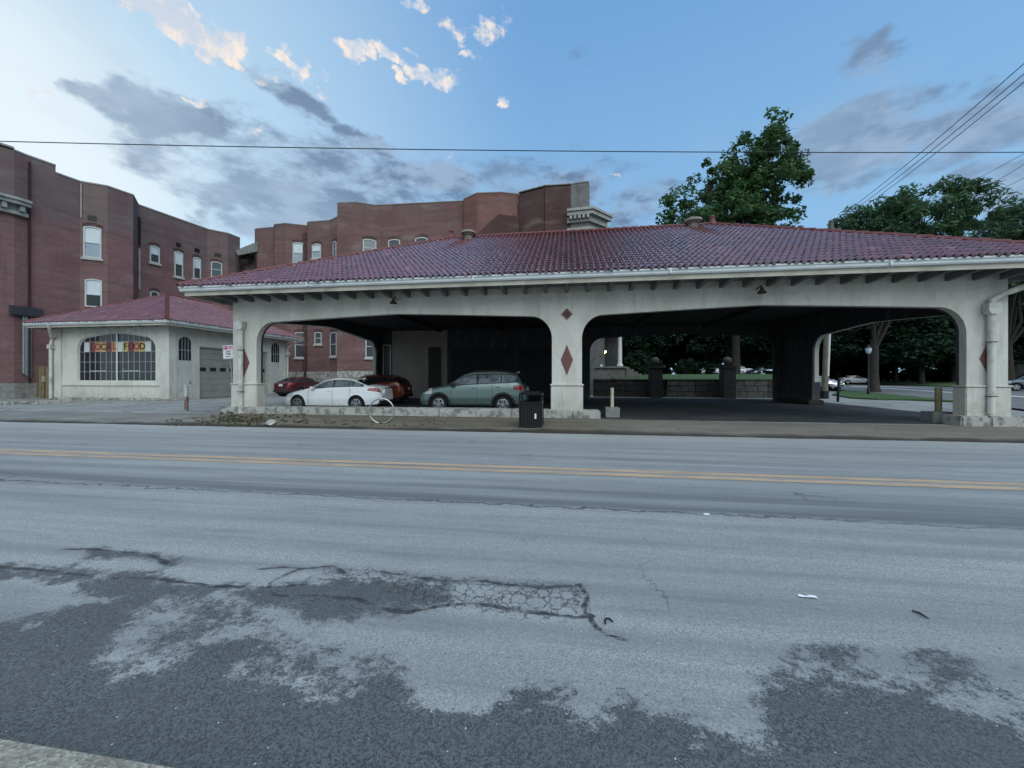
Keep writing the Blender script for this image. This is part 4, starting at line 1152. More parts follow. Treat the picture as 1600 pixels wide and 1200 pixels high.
def build_left_house():
    f = Facade([(-260, 19.6), (-100, 22.2), (0, 24.57), (22, 25.06), (40, 25.6), (87, 26.9), (125, 28.1), (168, 28.8), (208, 30.2), (216, 31.9), (324, 37.2), (356, 38.3), (375, 39.6)])
    T = thing('apartment_building', 'dark red brick apartment house at the left edge, rising behind the garage', 'building', (f.p[7].x, f.p[7].y, 0))
    zA, zB = H + 14.72, H + 14.22
    f.wall('wall', BR_L, T, 0, 5, 0, zA); f.wall('wall', BR_L, T, 5, 12, 0, zB)
    f.wall('coping', COPE, T, 0, 3, zA + .12, zA + .24, .55, .05); f.wall('coping', COPE, T, 3, 5, zA + .002, zA + .11, .55, .04); f.wall('coping', COPE, T, 5, 12, zB + .002, zB + .1, .55, .04)
    # dark back volume so that the roof is not a bare fence
    a, b = f.p[0], f.p[-1]
    MB().prism([(p.x - .52, p.y) for p in f.p] + [(b.x - 14, b.y + 3), (a.x - 14, a.y)], 0.0, zB - .9, lambda p, q, t: (p, q, t)).build('roof_block', BR_D, T, tri=True)
    # stone foundation
    f.wall('foundation', STONE2, T, 0, 12, 0, 1.15, .1, .06)
    # cornice on the front part
    e = (f.p[4] - f.p[2]).normalized(); n = Vector((e.y, -e.x, 0))
    st = M('cornice_stone', (.36, .36, .345), .85, .3, 3)
    q0 = f.p[0]; q1, _ = f.hit(47 - 6, 300); q1 = Vector((q1.x, q1.y, 0))
    for z0, z1, out in ((12.15, 12.35, .30), (12.36, 12.75, .12), (12.76, 12.98, .62), (12.99, 13.16, .75)):
        pts = [q0, f.p[1], f.p[2], f.p[3], q1]
        pts2 = [p + n * out for p in pts]
        mb = MB()
        for i in range(4):
            q = [pts2[i], pts2[i + 1], pts[i + 1], pts[i]]
            mb.add([(v.x, v.y, z0) for v in q] + [(v.x, v.y, z1) for v in q], [(3, 2, 1, 0), (4, 5, 6, 7), (0, 1, 5, 4), (1, 2, 6, 5), (3, 0, 4, 7)])
        mb.build('cornice', st, T)
    k = 0
    q = f.p[2].copy()
    while k < 4:
        c = q1 - e * (.35 + k * .75) + n * .34
        MB().obox((c.x, c.y, 12.55), e * .1, n * .2, UP * .17).build('bracket', st, T); k += 1
    # pilaster edge and dark pipe
    p0, e0 = f.hit(43, 400)
    MB().tube([(p0.x + .14, p0.y, 1.2), (p0.x + .14, p0.y, zA - .4)], .07, 8).build('drain_pipe', RUST, T, smooth=True)
    p0, e0 = f.hit(213, 400)
    pp = M('pale_pipe', (.42, .36, .33), .8, .3)
    a_, _ = f.hit(217, 372); MB().tube([(a_.x + .12, a_.y - .05, H + 7.2), (a_.x + .12, a_.y - .05, H + 10.6)], .07, 8).build('drain_pipe', pp, T, smooth=True)
    MB().tube([(a_.x + .12, a_.y - .05, H + 2.0), (a_.x + .12, a_.y - .05, H + 5.3)], .06, 8).build('drain_pipe', pp, T, smooth=True)
    MB().tube([(a_.x + .12, a_.y - .05, H + 10.9), (a_.x + .12, a_.y - .05, H + 13.2)], .09, 8).build('drain_pipe', RUST, T, smooth=True)
    a_, _ = f.hit(125, 300); MB().tube([(a_.x + .1, a_.y, H + 11.6), (a_.x + .1, a_.y, H + 14.1)], .04, 6).build('drain_pipe', pp, T, smooth=True)
    for w_, k in (((130.5, 159, 354, 403.5), dict(style='blind', split=.48)), ((133, 160, 436, 480), dict(style='open', split=.44, sill=False)), ((233.5, 249, 384, 411), dict(style='half')), ((272, 285.5, 393, 433), dict(style='half')), ((301.5, 313.5, 402, 436), dict(style='half')),
                  ((329.5, 347, 409, 434), dict(style='glass')), ((234, 248, 455, 482), dict(style='glass')), ((-40, -8, 345, 400), dict(style='blind'))):
        f.win(T, *w_, **k)
    for (x0, x1, y0, y1) in ((137, 151, 336, 343.5), (275, 282, 378.5, 384.5), (304, 311.5, 387, 393), (335, 345, 395, 400)):
        a, _ = f.hit(x0, y1); b, _ = f.hit(x1, y1); t, _ = f.hit(x0, y0); e = b - a; e.z = 0; n = e.cross(UP).normalized()
        MB().prism([(0, 0), (e.length, 0), (e.length, t.z - a.z), (0, t.z - a.z)], .0, .03, lambda p, q, tt: a + e.normalized() * p + UP * q + n * tt).build('wall_vent', BLACK, T)
    # brick arches over the windows
    return f
FL = build_left_house()

def build_mid_house():
    f = Facade([(398, 39.3), (402, 39.05), (427.5, 38.7), (429, 38.0), (446, 37.7), (480, 38.3), (480.5, 37.4), (515, 37.0), (520, 36.7), (526.9, 36.15), (527, 33.35), (557, 33.2), (587, 33.8), (724, 32.95), (725, 32.6), (745, 31.55), (783, 31.4), (811, 31.75), (811.5, 31.55), (850, 30.5), (851, 30.45), (892, 30.2), (920, 29.8), (945, 31.0)])
    T = thing('apartment_building', 'long red brick apartment house standing directly behind the carport', 'building', (f.p[12].x, f.p[12].y, 0))
    zt = H + 15.0
    f.wall('wall', BR_M, T, 0, 9, 0, zt); f.wall('wall', BR_M, T, 10, 13, 0, zt + .02); f.wall('bay_wall', BR_R, T, 13, 17, 0, zt + .03, label='orange red brick bay')
    f.wall('end_wall', BR_D, T, 17, 19, 0, zt - .05, label='sooty dark brick end wall'); f.wall('end_wall', BR_D, T, 20, 21, 0, zt, label='sooty dark brick end wall')
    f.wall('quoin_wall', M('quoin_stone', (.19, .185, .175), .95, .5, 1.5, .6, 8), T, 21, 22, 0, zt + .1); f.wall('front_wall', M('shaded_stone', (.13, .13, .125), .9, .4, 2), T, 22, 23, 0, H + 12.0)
    f.wall('coping', COPE, T, 0, 9, zt + .002, zt + .07, .52, .03); f.wall('coping', COPE, T, 10, 17, zt + .035, zt + .1, .52, .03); f.wall('coping', COPE, T, 17, 22, zt + .105, zt + .18, .52, .04)
    p = f.p
    back = [Vector((q.x, q.y + .6, 0)) for q in (p[0], p[9], p[10], p[13], p[16], p[22])]
    MB().prism([(q.x, q.y) for q in back] + [(p[22].x, 46), (p[0].x, 48)], 0, zt - .8, lambda a, b, t: (a, b, t)).build('roof_block', BR_D, T, tri=True)
    f.wall('foundation', STONE, T, 0, 9, 0, H + .45, .1, .10); f.wall('foundation', STONE, T, 10, 13, 0, H + .45, .1, .10)
    for w_, k in (((457.5, 478, 379, 412), dict(style='blind')), ((488, 502, 381, 404), dict(style='blind')), ((521, 526, 377, 402), dict(style='glass')), ((567, 588, 374, 402), dict(style='glass')), ((607, 625.5, 374, 398), dict(style='glass')), ((649, 668, 371, 394), dict(style='glass')),
                  ((461, 479.5, 519, 559), dict(style='glass', rise=.05)), ((492, 503, 519, 538), dict(style='glass', rise=.04)), ((516.5, 526.5, 519, 557), dict(style='glass', rise=.05)), ((571, 588, 524, 559), dict(style='glass', rise=.05))):
        f.win(T, *w_, **k)
    # dark raking wall of the stair against the bay
    q = [at_d(x, y, 30.6) for x, y in ((738, 372), (779, 334.5), (797, 337), (810.5, 337), (810.5, 372))]
    mb = MB(); n = len(q); b = [v + Vector((0, .5, 0)) for v in q]
    mb.add(q + b, [tuple(range(n - 1, -1, -1)), tuple(range(n, 2 * n))] + [(i, (i + 1) % n, n + (i + 1) % n, n + i) for i in range(n)])
    mb.build('stair_wall', BR_D, T, tri=True)
    # classical cornice at the street corner
    st = M('cornice_stone', (.36, .36, .345), .85, .3, 3)
    c0 = p[22]; a0, _ = f.hit(887, 330); a0 = Vector((a0.x, a0.y, 0))
    c1 = p[23]
    def slab(out, z0, z1, ext=0.0):
        q = [a0 + Vector((-.05, .4, 0)), a0 + Vector((-.05 - ext, -out, 0)), c0 + Vector((out * .55, -out, 0)), c1 + Vector((out * 1.1, -out * .1, 0)), c1 + Vector((-.8, .6, 0))]
        MB().prism([(v.x, v.y) for v in q], z0, z1, lambda a, b_, t: (a, b_, t)).build('cornice', st, T, tri=True)
    slab(.62, H + 12.75, H + 12.95); slab(.50, H + 12.45, H + 12.74); slab(.18, H + 12.0, H + 12.44); slab(.28, H + 11.35, H + 11.55); slab(.10, H + 10.6, H + 11.34)
    for k in range(5):
        v = a0.lerp(c0, .15 + .2 * k) + Vector((0, -.32, 0)); MB().box(v.x - .1, v.x + .1, v.y - .15, v.y + .15, H + 12.2, H + 12.44).build('dentil', st, T)
    # entrance porch with white columns
    return f
FM = build_mid_house()

def build_porch():
    c = at_d(948, 588, 31.5)
    T = thing('entrance_porch', 'stone entrance porch with pale columns and a lit lantern seen through the right arch', 'porch', (c.x, c.y, 0))
    zf = H + .62
    a, b = at_d(921, 588, 30.4), at_d(976, 588, 30.4)
    MB().box(a.x, b.x, a.y - .1, a.y + 4.0, 0.1, zf).build('porch_base', M('porch_stone', (.17, .168, .16), .95, .5, 3, .6, 8), T, bevel=.03)
    MB().box(a.x - .1, b.x + .1, a.y - .22, a.y + 4.1, zf + .001, zf + .16).build('porch_floor', M('porch_stone', (.17, .168, .16), .95, .5, 3, .6, 8), T, bevel=.02)
    for i, (px, d) in enumerate(((968.5, 30.7), (937, 30.9), (927, 31.6))):
        q = at_d(px, 588, d); r = .17 if i == 0 else .16
        cl = MB().lathe([(r * 1.5, 0), (r * 1.5, .12), (r * 1.15, .2), (r, .3), (r * .95, 1.5), (r * .82, 2.9), (r * 1.1, 2.95), (r * 1.35, 3.05), (r * 1.35, 3.15)], (q.x, q.y, zf + .16), 18).build('column', M('white_column_paint', (.60, .60, .57), .6, .2, 3), T, smooth=True)
    MB().box(a.x - .2, b.x + .2, a.y - .1, a.y + 4.2, zf + 3.32, zf + 4.0).build('entablature', M('porch_stone', (.17, .168, .16), .95, .5, 3, .6, 8), T, bevel=.02)
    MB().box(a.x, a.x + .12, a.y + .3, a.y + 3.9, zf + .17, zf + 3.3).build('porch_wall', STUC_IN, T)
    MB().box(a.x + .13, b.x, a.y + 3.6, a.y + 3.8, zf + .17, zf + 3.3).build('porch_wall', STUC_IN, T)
    for k in range(4):
        MB().box(b.x + .101 + k * .3, b.x + .10 + (k + 1) * .3, a.y + .3, a.y + 2.6, 0.5, zf + .1 - k * .17).build('step', M('porch_stone', (.17, .168, .16), .95, .5, 3, .6, 8), T, bevel=.015)
    q = at_d(945, 551, 32.2)
    le = bpy.data.materials.new('warm_lantern_glow'); le.use_nodes = True; bs = le.node_tree.nodes['Principled BSDF']
    bs.inputs['Emission Color'].default_value = (1, .72, .28, 1); bs.inputs['Emission Strength'].default_value = 9
    ln_ = MB().tube([(q.x, q.y, q.z + .3), (q.x, q.y, q.z + 1.2)], .015, 6).build('lantern', BLACK, T)
    for dx, dz in ((-.05, -.06), (.07, .08)):
        MB().lathe([(.01, -.07), (.06, -.04), (.075, 0), (.06, .05), (.01, .07)], (q.x + dx, q.y, q.z + dz), 10).build('bulb', le, ln_, smooth=True)
build_porch()

def build_shelter():
    """metal roofed stair landing high between the two brick houses"""
    pts = [at_d(x, y, 38.9) for x, y in ((368.5, 391), (401.5, 377.5), (401.5, 393), (371.5, 399))]
    T = thing('stair_shelter', 'grey metal lean-to roof over the stair landing between the two brick houses', 'shelter', (pts[0].x, pts[0].y, 0))
    mb = MB(); b = [v + Vector((0, 1.6, .25)) for v in pts]
    mb.add(pts + b, [(3, 2, 1, 0), (4, 5, 6, 7)] + [(i, (i + 1) % 4, 4 + (i + 1) % 4, 4 + i) for i in range(4)])
    mb.build('roof_panel', M('grey_metal_sheet', (.22, .24, .23), .6, .3, 2), T)
    for k in range(7):
        t = (k + .5) / 7; u = pts[0].lerp(pts[1], t); v = pts[3].lerp(pts[2], t)
        MB().tube([u + Vector((0, -.03, 0)), v + Vector((0, -.03, 0))], .03, 6).build('rib', M('grey_metal_sheet', (.22, .24, .23)), T)
    for px in (373, 399):
        q = at_d(px, 398, 38.95); MB().tube([(q.x, q.y, q.z + .05), (q.x, q.y, 9.5)], .06, 8).build('post', BLACK, T)
    a = at_d(366, 420, 40.6); b2 = at_d(405, 420, 40.6)
    MB().box(a.x, b2.x, a.y, a.y + .3, 0, at_d(380, 399, 40.6).z).build('back_wall', BR_L, T)
    q = at_d(386.5, 413, 40.55); MB().box(q.x - .22, q.x + .22, q.y - .15, q.y, q.z - .22, q.z + .22).build('wall_vent', BLACK, T)
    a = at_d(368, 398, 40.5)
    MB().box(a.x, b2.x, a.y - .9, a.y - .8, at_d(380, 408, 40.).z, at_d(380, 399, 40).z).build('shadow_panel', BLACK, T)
build_shelter()

# ------------------------------------------------------------ vehicles
def paint(name, col, metal=0.0, rough=.32):
    if name in MATS: return MATS[name]
    m, nt, b = nt_new(name); nb = NB(nt); p = nb.coord('obj')
    n = nb.noise(p, 2.5, 4, .6); fine = nb.noise(p, 180, 2, .5)
    c = nb.mix(nb.rng(n, .4, .7, 0, .25), col, tuple(x * .75 for x in col))
    z = nb.sep(p)[2]
    c = nb.mix(nb.math('MULTIPLY', nb.rng(z, .55, .25, 0, .3), nb.rng(nb.noise(p, 9, 5, .6), .3, .65)), c, (.15, .135, .11))    # road grime along the sills
    nt.links.new(c, b.inputs['Base Color']); b.inputs['Metallic'].default_value = metal; b.inputs['Roughness'].default_value = rough
    b.inputs['Coat Weight'].default_value = .6; b.inputs['Coat Roughness'].default_value = .06
    MATS[name] = m; return m
def glow(name, col, s):
    m, nt, b = nt_new(name); b.inputs['Emission Color'].default_value = col + (1,); b.inputs['Emission Strength'].default_value = s; b.inputs['Base Color'].default_value = col + (1,)
    return m
CARGLASS = M('tinted_car_glass', (.02, .024, .028), .04, .2, 2, spec=.9)
CARGLASS_L = M('clear_car_glass', (.20, .23, .25), .06, .5, 3, spec=.8, col2=(.06, .07, .08), blotch=(.42, .6))
RUBBER = M('tyre_rubber', (.018, .018, .019), .85, .3, 12)
ALLOY = M('alloy_rim', (.50, .51, .52), .35, .25, 8, metal=.7)
TRIM = M('black_plastic_trim', (.022, .023, .025), .6, .3, 6)
TAIL = M('red_tail_lens', (.28, .02, .022), .18, .35, 12, coat=.5)
LENS = M('clear_lens', (.55, .58, .60), .12, .4, 14, coat=.6)
PLATE = M('licence_plate_white', (.62, .64, .66), .5, .12, 10)
CHROME = M('bright_chrome', (.7, .7, .72), .15, .1, 5, metal=1)

def interp(tab, u):
    if u <= tab[0][0]: return tab[0][1]
    for (a, va), (b, vb) in zip(tab, tab[1:]):
        if u <= b: return va + (vb - va) * (u - a) / (b - a)
    return tab[-1][1]
def smooth_tab(tab, n=120, it=5):
    us = [tab[0][0] + (tab[-1][0] - tab[0][0]) * i / n for i in range(n + 1)]; v = [interp(tab, u) for u in us]
    for _ in range(it): v = [v[0]] + [(v[i - 1] + 2 * v[i] + v[i + 1]) / 4 for i in range(1, n)] + [v[-1]]
    return list(zip(us, v))

class Car:
    """side profiles run from the nose (u=0) to the tail (u=L); local +X is forward, origin on the ground under the middle"""
    def __init__(s, L, W, top, belt, fo, wb, wr, cabin, arch_gap=.07, low=.20, flare=None, tail_z=(.72, .92), head_z=(.60, .74), quarter=True, split=None, spokes=5, rear=None):
        s.L, s.W = L, W; s.top = smooth_tab(top, it=4); s.belt = smooth_tab(belt, it=3); s.fo, s.wb, s.wr = fo, wb, wr
        s.cabin = cabin; s.ag = arch_gap; s.low = low; s.flare = flare; s.tz = tail_z; s.hz = head_z; s.split = split; s.spokes = spokes; s.rear = rear
        s.plan = smooth_tab([(0, .60), (.10, .74), (.30, .89), (.70, .965), (1.3, .995), (L * .5, 1.0), (L - 1.2, .985), (L - .6, .945), (L - .3, .87), (L - .12, .78), (L, .60)], it=2)
        s.bot = [(0, low + .06), (.25, low), (fo + .5, low + .02), (L - fo - .5, low + .02), (L - .25, low + .07), (L, low + .14)]
    def ctrl(s, u):
        w = s.W / 2 * interp(s.plan, u); zt = interp(s.top, u); zs = interp(s.bot, u)
        zb = min(interp(s.belt, u), zt - .035)
        h = max(0, zt - zb)
        wr = max(.25, w * .945 - .36 * h - .07)
        zr = zt - min(.055, h * .4)
        return [(w * .80, zs), (w * .965, zs + .05), (w * .998, zs + (zb - zs) * .42), (w * .985, zs + (zb - zs) * .82), (w * .945, zb), (wr, zr), (wr * .55, zt - .008), (0, zt)]
    def S(s, u, r, side=1):
        c = s.ctrl(u); i = min(int(r), 6); t = r - i
        y = c[i][0] + (c[i + 1][0] - c[i][0]) * t; z = c[i][1] + (c[i + 1][1] - c[i][1]) * t
        return Vector((s.L / 2 - u, y * side, z))
    def N(s, u, r, side=1):
        e = .02
        a = s.S(min(s.L, u + e), r, side) - s.S(max(0, u - e), r, side); b = s.S(u, min(7, r + e), side) - s.S(u, max(0, r - e), side)
        n = a.cross(b); n.normalize()
        c = Vector((0, 0, .6)); 
        if n.dot(s.S(u, r, side) - Vector((s.S(u, r, side).x, 0, .6))) < 0: n = -n
        return n
    def body(s):
        nu = int(s.L / .045); rows = [0, .5, 1, 1.2, 1.4, 1.6, 1.8, 2, 2.2, 2.4, 2.6, 2.8, 3, 3.33, 3.66, 4, 4.2, 4.5, 4.8, 5, 5.35, 5.7, 6, 6.5, 7]
        us = [s.L * i / nu for i in range(nu + 1)]
        zw = s.wr; wc = [s.L / 2 - s.fo, s.L / 2 - s.fo - s.wb]; Ra = s.wr + s.ag
        mb = MB()
        for side in (1, -1):
            P = [[s.S(u, r, side) for r in rows] for u in us]
            for col in P:
                for k, v in enumerate(col):
                    if rows[k] <= 3.4:
                        for xc in wc:
                            d = math.hypot(v.x - xc, v.z - zw)
                            if abs(d - Ra) < .045 and d > 1e-6:
                                col[k] = Vector((xc + (v.x - xc) * Ra / d, v.y, zw + (v.z - zw) * Ra / d))
            n0 = len(mb.v); m = len(rows)
            fs = []
            for i in range(nu):
                for k in range(m - 1):
                    q = [P[i][k], P[i + 1][k], P[i + 1][k + 1], P[i][k + 1]]
                    c = (q[0] + q[1] + q[2] + q[3]) / 4
                    if rows[k] < 3.4 and any(math.hypot(c.x - xc, c.z - zw) < Ra - .004 for xc in wc): continue
                    fs.append((i * m + k, (i + 1) * m + k, (i + 1) * m + k + 1, i * m + k + 1))
            mb.add([v for col in P for v in col], fs)
        # nose and tail closures
        for u in (0, s.L):
            a = [s.S(u, r, 1) for r in rows]; b = [s.S(u, r, -1) for r in rows[::-1]]
            mb.add(a + b[1:], [tuple(range(len(a) + len(b) - 1))])
        return mb
    def patch(s, u0, u1, r0, r1, side=1, off=.006, nu=10, nr=5, f0=None, f1=None):
        """surface patch offset outward; r0,r1 numbers or functions of u"""
        mb = MB(); g0 = r0 if callable(r0) else (lambda u: r0); g1 = r1 if callable(r1) else (lambda u: r1)
        vs = []
        for i in range(nu + 1):
            u = u0 + (u1 - u0) * i / nu
            for k in range(nr + 1):
                r = g0(u) + (g1(u) - g0(u)) * k / nr
                vs.append(s.S(u, r, side) + s.N(u, r, side) * off)
        fs = [(i * (nr + 1) + k, (i + 1) * (nr + 1) + k, (i + 1) * (nr + 1) + k + 1, i * (nr + 1) + k + 1) for i in range(nu) for k in range(nr)]
        return mb.add(vs, fs)
    def rz(s, u, z):
        """section parameter at height z on the body side"""
        c = s.ctrl(u)
        for i in range(5):
            if c[i][1] <= z <= c[i + 1][1]: return i + (z - c[i][1]) / max(1e-6, c[i + 1][1] - c[i][1])
        return 4.0
    def wheel(s, T, xc, side):
        W = s.W / 2; yo = side * (W - .015); w = .20; R = s.wr
        t = MB().lathe([(R * .60, 0), (R * .92, 0), (R * .985, .025), (R, .06), (R, w - .06), (R * .985, w - .025), (R * .9, w), (R * .6, w)], (xc, yo if side < 0 else yo - w, R), 32, 'y').build('wheel', RUBBER, T, local=True, smooth=True)
        face = yo + side * .010
        rim = MB()
        rr = R * .66
        rim.lathe([(rr, 0), (rr, .03), (rr * .92, .035), (rr * .90, .0)], (xc, face - (.035 if side > 0 else 0.0), R), 28, 'y')
        n = s.spokes
        for k in range(n):
            for da in ((-.13, .13) if n == 5 else (0,)):
                a = 2 * math.pi * k / n + .3 + da
                d = Vector((math.cos(a), 0, math.sin(a))); p = Vector((xc, face - side * .006, R)); q = Vector((-d.z, 0, d.x))
                rim.obox(p + d * (rr * .53), d * (rr * .44), q * (.032 if n == 5 else .05), Vector((0, .012, 0)))
        rim.lathe([(.01, -.012), (.06, -.012), (.07, 0), (.06, .012), (.01, .012)], (xc, face - side * .002, R), 14, 'y')
        rim.build('rim', ALLOY, t, local=True, smooth=True)
        y0, y1 = sorted((yo + side * .001, yo - side * .07)); MB().lathe([(rr, y0), (rr, y1)], (xc, 0, R), 24, 'y').build('brake_shadow', TRIM, t, local=True)
    def make(s, T, pm, glass=None, roof=None, head_on=False, tails=True, plate_rear=True):
        g = glass or CARGLASS; L = s.L; W2 = s.W / 2
        ub, ue = s.cabin                                        # windscreen foot, rear window foot
        b = s.body().build('body', pm, T, local=True, smooth=True, sharp=50, uv=False)
        MB().box(-L / 2 + .28, L / 2 - .28, -W2 * .72, W2 * .72, .17, .62).build('underbody', TRIM, T, local=True)
        mx = max(v for _, v in s.top)
        ur0 = next(u for u, v in s.top if v > mx - .10); ur1 = [u for u, v in s.top if v > mx - .10][-1]
        # windscreen and rear window
        def both(u0, u1, r0, name):
            mb = s.patch(u0, u1, r0, 7, 1, .006, 8, 6); q = s.patch(u0, u1, r0, 7, -1, .006, 8, 6); mb.add(q.v, q.f)
            return mb.build(name, CARGLASS, T, local=True, smooth=True, uv=False)
        both(ub + .07, ur0 + .02, 5.12, 'windscreen'); both(ur1 + .04, ue - .06, 5.12, 'rear_window')
        for side in (1, -1):
            a0, a1 = ub + .22, ue - .28
            sp = s.split or [a0 + (a1 - a0) * .44, a0 + (a1 - a0) * .82]
            cuts = [(a0, sp[0] - .035), (sp[0] + .035, sp[1] - .02), (sp[1] + .02, a1)]
            dk = s.patch(a0 - .05, a1 + .05, 4.10, lambda u: 4.86, side, .003, 30, 3).build('window_surround', TRIM, T, local=True, smooth=True, uv=False)
            for (x0, x1) in cuts:
                if x1 - x0 > .08: s.patch(x0, x1, 4.15, lambda u: 4.80, side, .008, 14, 3).build('side_window', g, T, local=True, smooth=True, uv=False)
            # doors: seams and handles
            for u in (s.fo + .52, sp[0], min(sp[1] + .06, L - s.fo - .40)):
                s.patch(u - .006, u + .006, 1.0, 4.0, side, .003, 1, 12).build('door_seam', TRIM, T, local=True, uv=False)
            for u in (sp[0] - .16, sp[1] - .10):
                r = s.rz(u, interp(s.belt, u) - .10); p = s.S(u, r, side) + s.N(u, r, side) * .02
                MB().obox(p, (.09, 0, 0), (0, .015, 0), (0, 0, .017)).build('door_handle', pm, T, local=True, bevel=.008)
            s.patch(s.fo + .45, L - s.fo - .45, .75, 1.15, side, .006, 10, 2).build('sill_trim', TRIM if s.flare else pm, T, local=True, smooth=True, uv=False)
            # mirror
            u = ub + .34; p = s.S(u, 4.05, side) + Vector((0, side * .10, .06))
            MB().obox(p, (.07, 0, 0), (0, .10, 0), (0, 0, .065)).build('mirror', TRIM if s.flare else pm, T, local=True, bevel=.03)
            # lamps
            hl = s.patch(.05, .62, lambda u: s.rz(u, min(s.hz[0] + .04 * u, interp(s.top, u) - .12)), lambda u: s.rz(u, min(s.hz[1] + .10 * u, interp(s.top, u) - .05)), side, .007, 8, 3)
            hl.build('headlight', LIT_LENS if head_on else LENS, T, local=True, smooth=True, uv=False)
            tl = s.patch(L - .50, L - .012, lambda u: s.rz(u, s.tz[0] + (L - u) * .16), lambda u: s.rz(u, s.tz[1] - (L - u) * .02), side, .008, 8, 4)
            t_ = tl.build('tail_light', TAIL, T, local=True, smooth=True, uv=False)
            # wheel-arch lips and wheels
            for xc in (L / 2 - s.fo, L / 2 - s.fo - s.wb):
                Ra = s.wr + s.ag; vs = []; n = 22
                for k in range(n + 1):
                    a = math.radians(-14 + 208 * k / n)
                    for (rad, oy) in ((Ra - .012, -.05), (Ra - .012, .014), (Ra + (.075 if s.flare else .022), .012), (Ra + (.08 if s.flare else .025), -.03)):
                        x = xc + rad * math.cos(a); z = max(s.low + .03, s.wr + rad * math.sin(a)); u = L / 2 - x
                        u = min(max(u, 0.02), L - .02)
                        y = s.S(u, s.rz(u, z), 1).y + oy
                        vs.append((x, y * side, z))
                fs = [(k * 4 + j, (k + 1) * 4 + j, (k + 1) * 4 + j + 1, k * 4 + j + 1) for k in range(n) for j in range(3)]
                MB().add(vs, fs).build('wheel_arch', s.flare or pm, T, local=True, smooth=True, uv=False)
                MB().lathe([(Ra, 0), (Ra, .05)], (xc, (W2 - .36) * side, s.wr), 24, 'y').build('arch_liner', TRIM, T, local=True)
                s.wheel(T, xc, side)
        # bumpers, grille, plates
        MB().prism([(L / 2 - .10, -W2 * .62), (L / 2 + .012, -W2 * .5), (L / 2 + .015, W2 * .5), (L / 2 - .10, W2 * .62)], s.low + .10, s.low + .30, lambda p, q, t: (p, q, t)).build('lower_grille', TRIM, T, local=True)
        MB().box(L / 2 - .08, L / 2 + .014, -W2 * .34, W2 * .34, s.hz[0] + .0, s.hz[1] - .02).build('grille', TRIM, T, local=True, bevel=.02)
        MB().box(-L / 2 - .018, -L / 2 + .25, -W2 * .70, W2 * .70, s.low + .13, s.low + .30).build('rear_bumper_trim', TRIM, T, local=True, bevel=.02)
        if plate_rear:
            zz = s.tz[0] + .02
            pb = MB().box(-L / 2 - .03, -L / 2 + .03, -.33, .33, zz - .10, zz + .12).build('plate_recess', TRIM if s.rear else pm, T, local=True, bevel=.01)
            MB().box(-L / 2 - .038, -L / 2 - .031, -.15, .15, zz - .07, zz + .07).build('licence_plate', PLATE, pb, local=True)
            MB().box(-L / 2 - .04, -L / 2 - .02, -.36, .36, zz + .125, zz + .165).build('trunk_trim', CHROME, T, local=True, bevel=.008)
        if s.flare:
            for side in (1, -1):
                pts = [s.S(u, 5.05, side) + Vector((0, 0, .05)) for u in [ur0 + .25 + (ur1 - ur0 - .35) * k / 8 for k in range(9)]]
                MB().tube(pts, .018, 6).build('roof_rail', TRIM, T, local=True, smooth=True)
        u = ur1 - .05
        MB().prism([(L / 2 - u, s.S(u, 7).z - .01), (L / 2 - u - .16, s.S(u, 7).z - .01), (L / 2 - u - .16, s.S(u, 7).z + .06)], -.02, .02).build('roof_antenna', pm, T, local=True)

LIT_LENS = glow('lit_headlight', (1.0, .93, .80), 3.0)
SEDAN = Car(4.56, 1.78,
    top=[(0, .56), (.03, .66), (.18, .74), (.5, .82), (1.0, .92), (1.32, .985), (1.70, 1.19), (2.15, 1.385), (2.6, 1.445), (3.0, 1.435), (3.35, 1.375), (3.75, 1.22), (4.08, 1.09), (4.42, 1.06), (4.53, .98), (4.56, .72)],
    belt=[(0, .5), (.5, .72), (1.2, .88), (2.2, .945), (3.4, 1.0), (4.1, 1.02), (4.56, .9)], fo=.88, wb=2.70, wr=.318, cabin=(1.28, 4.08), low=.17, tail_z=(.80, .98), head_z=(.58, .72))
SUV = Car(4.48, 1.795,
    top=[(0, .62), (.03, .80), (.16, .93), (.5, 1.02), (1.0, 1.10), (1.22, 1.14), (1.55, 1.36), (1.95, 1.60), (2.35, 1.69), (3.2, 1.71), (3.85, 1.66), (4.10, 1.60), (4.27, 1.35), (4.39, 1.06), (4.455, .95), (4.48, .72)],
    belt=[(0, .62), (.5, .92), (1.2, 1.04), (2.4, 1.09), (3.6, 1.15), (4.2, 1.21), (4.48, 1.05)], fo=.93, wb=2.64, wr=.345, cabin=(1.18, 4.39), low=.25, flare=TRIM, tail_z=(.88, 1.12), head_z=(.74, .92), split=[2.52, 3.48])
COMPACT = Car(4.35, 1.80,
    top=[(0, .62), (.03, .76), (.16, .90), (.5, .98), (.95, 1.06), (1.15, 1.10), (1.5, 1.31), (1.95, 1.50), (2.4, 1.56), (3.1, 1.55), (3.7, 1.47), (3.98, 1.40), (4.15, 1.15), (4.28, .98), (4.34, .88), (4.35, .70)],
    belt=[(0, .6), (.5, .9), (1.2, 1.0), (2.4, 1.04), (3.4, 1.13), (4.0, 1.2), (4.35, 1.0)], fo=.85, wb=2.60, wr=.335, cabin=(1.12, 4.24), low=.23, flare=TRIM, tail_z=(.80, .98), head_z=(.70, .88), rear=TRIM)

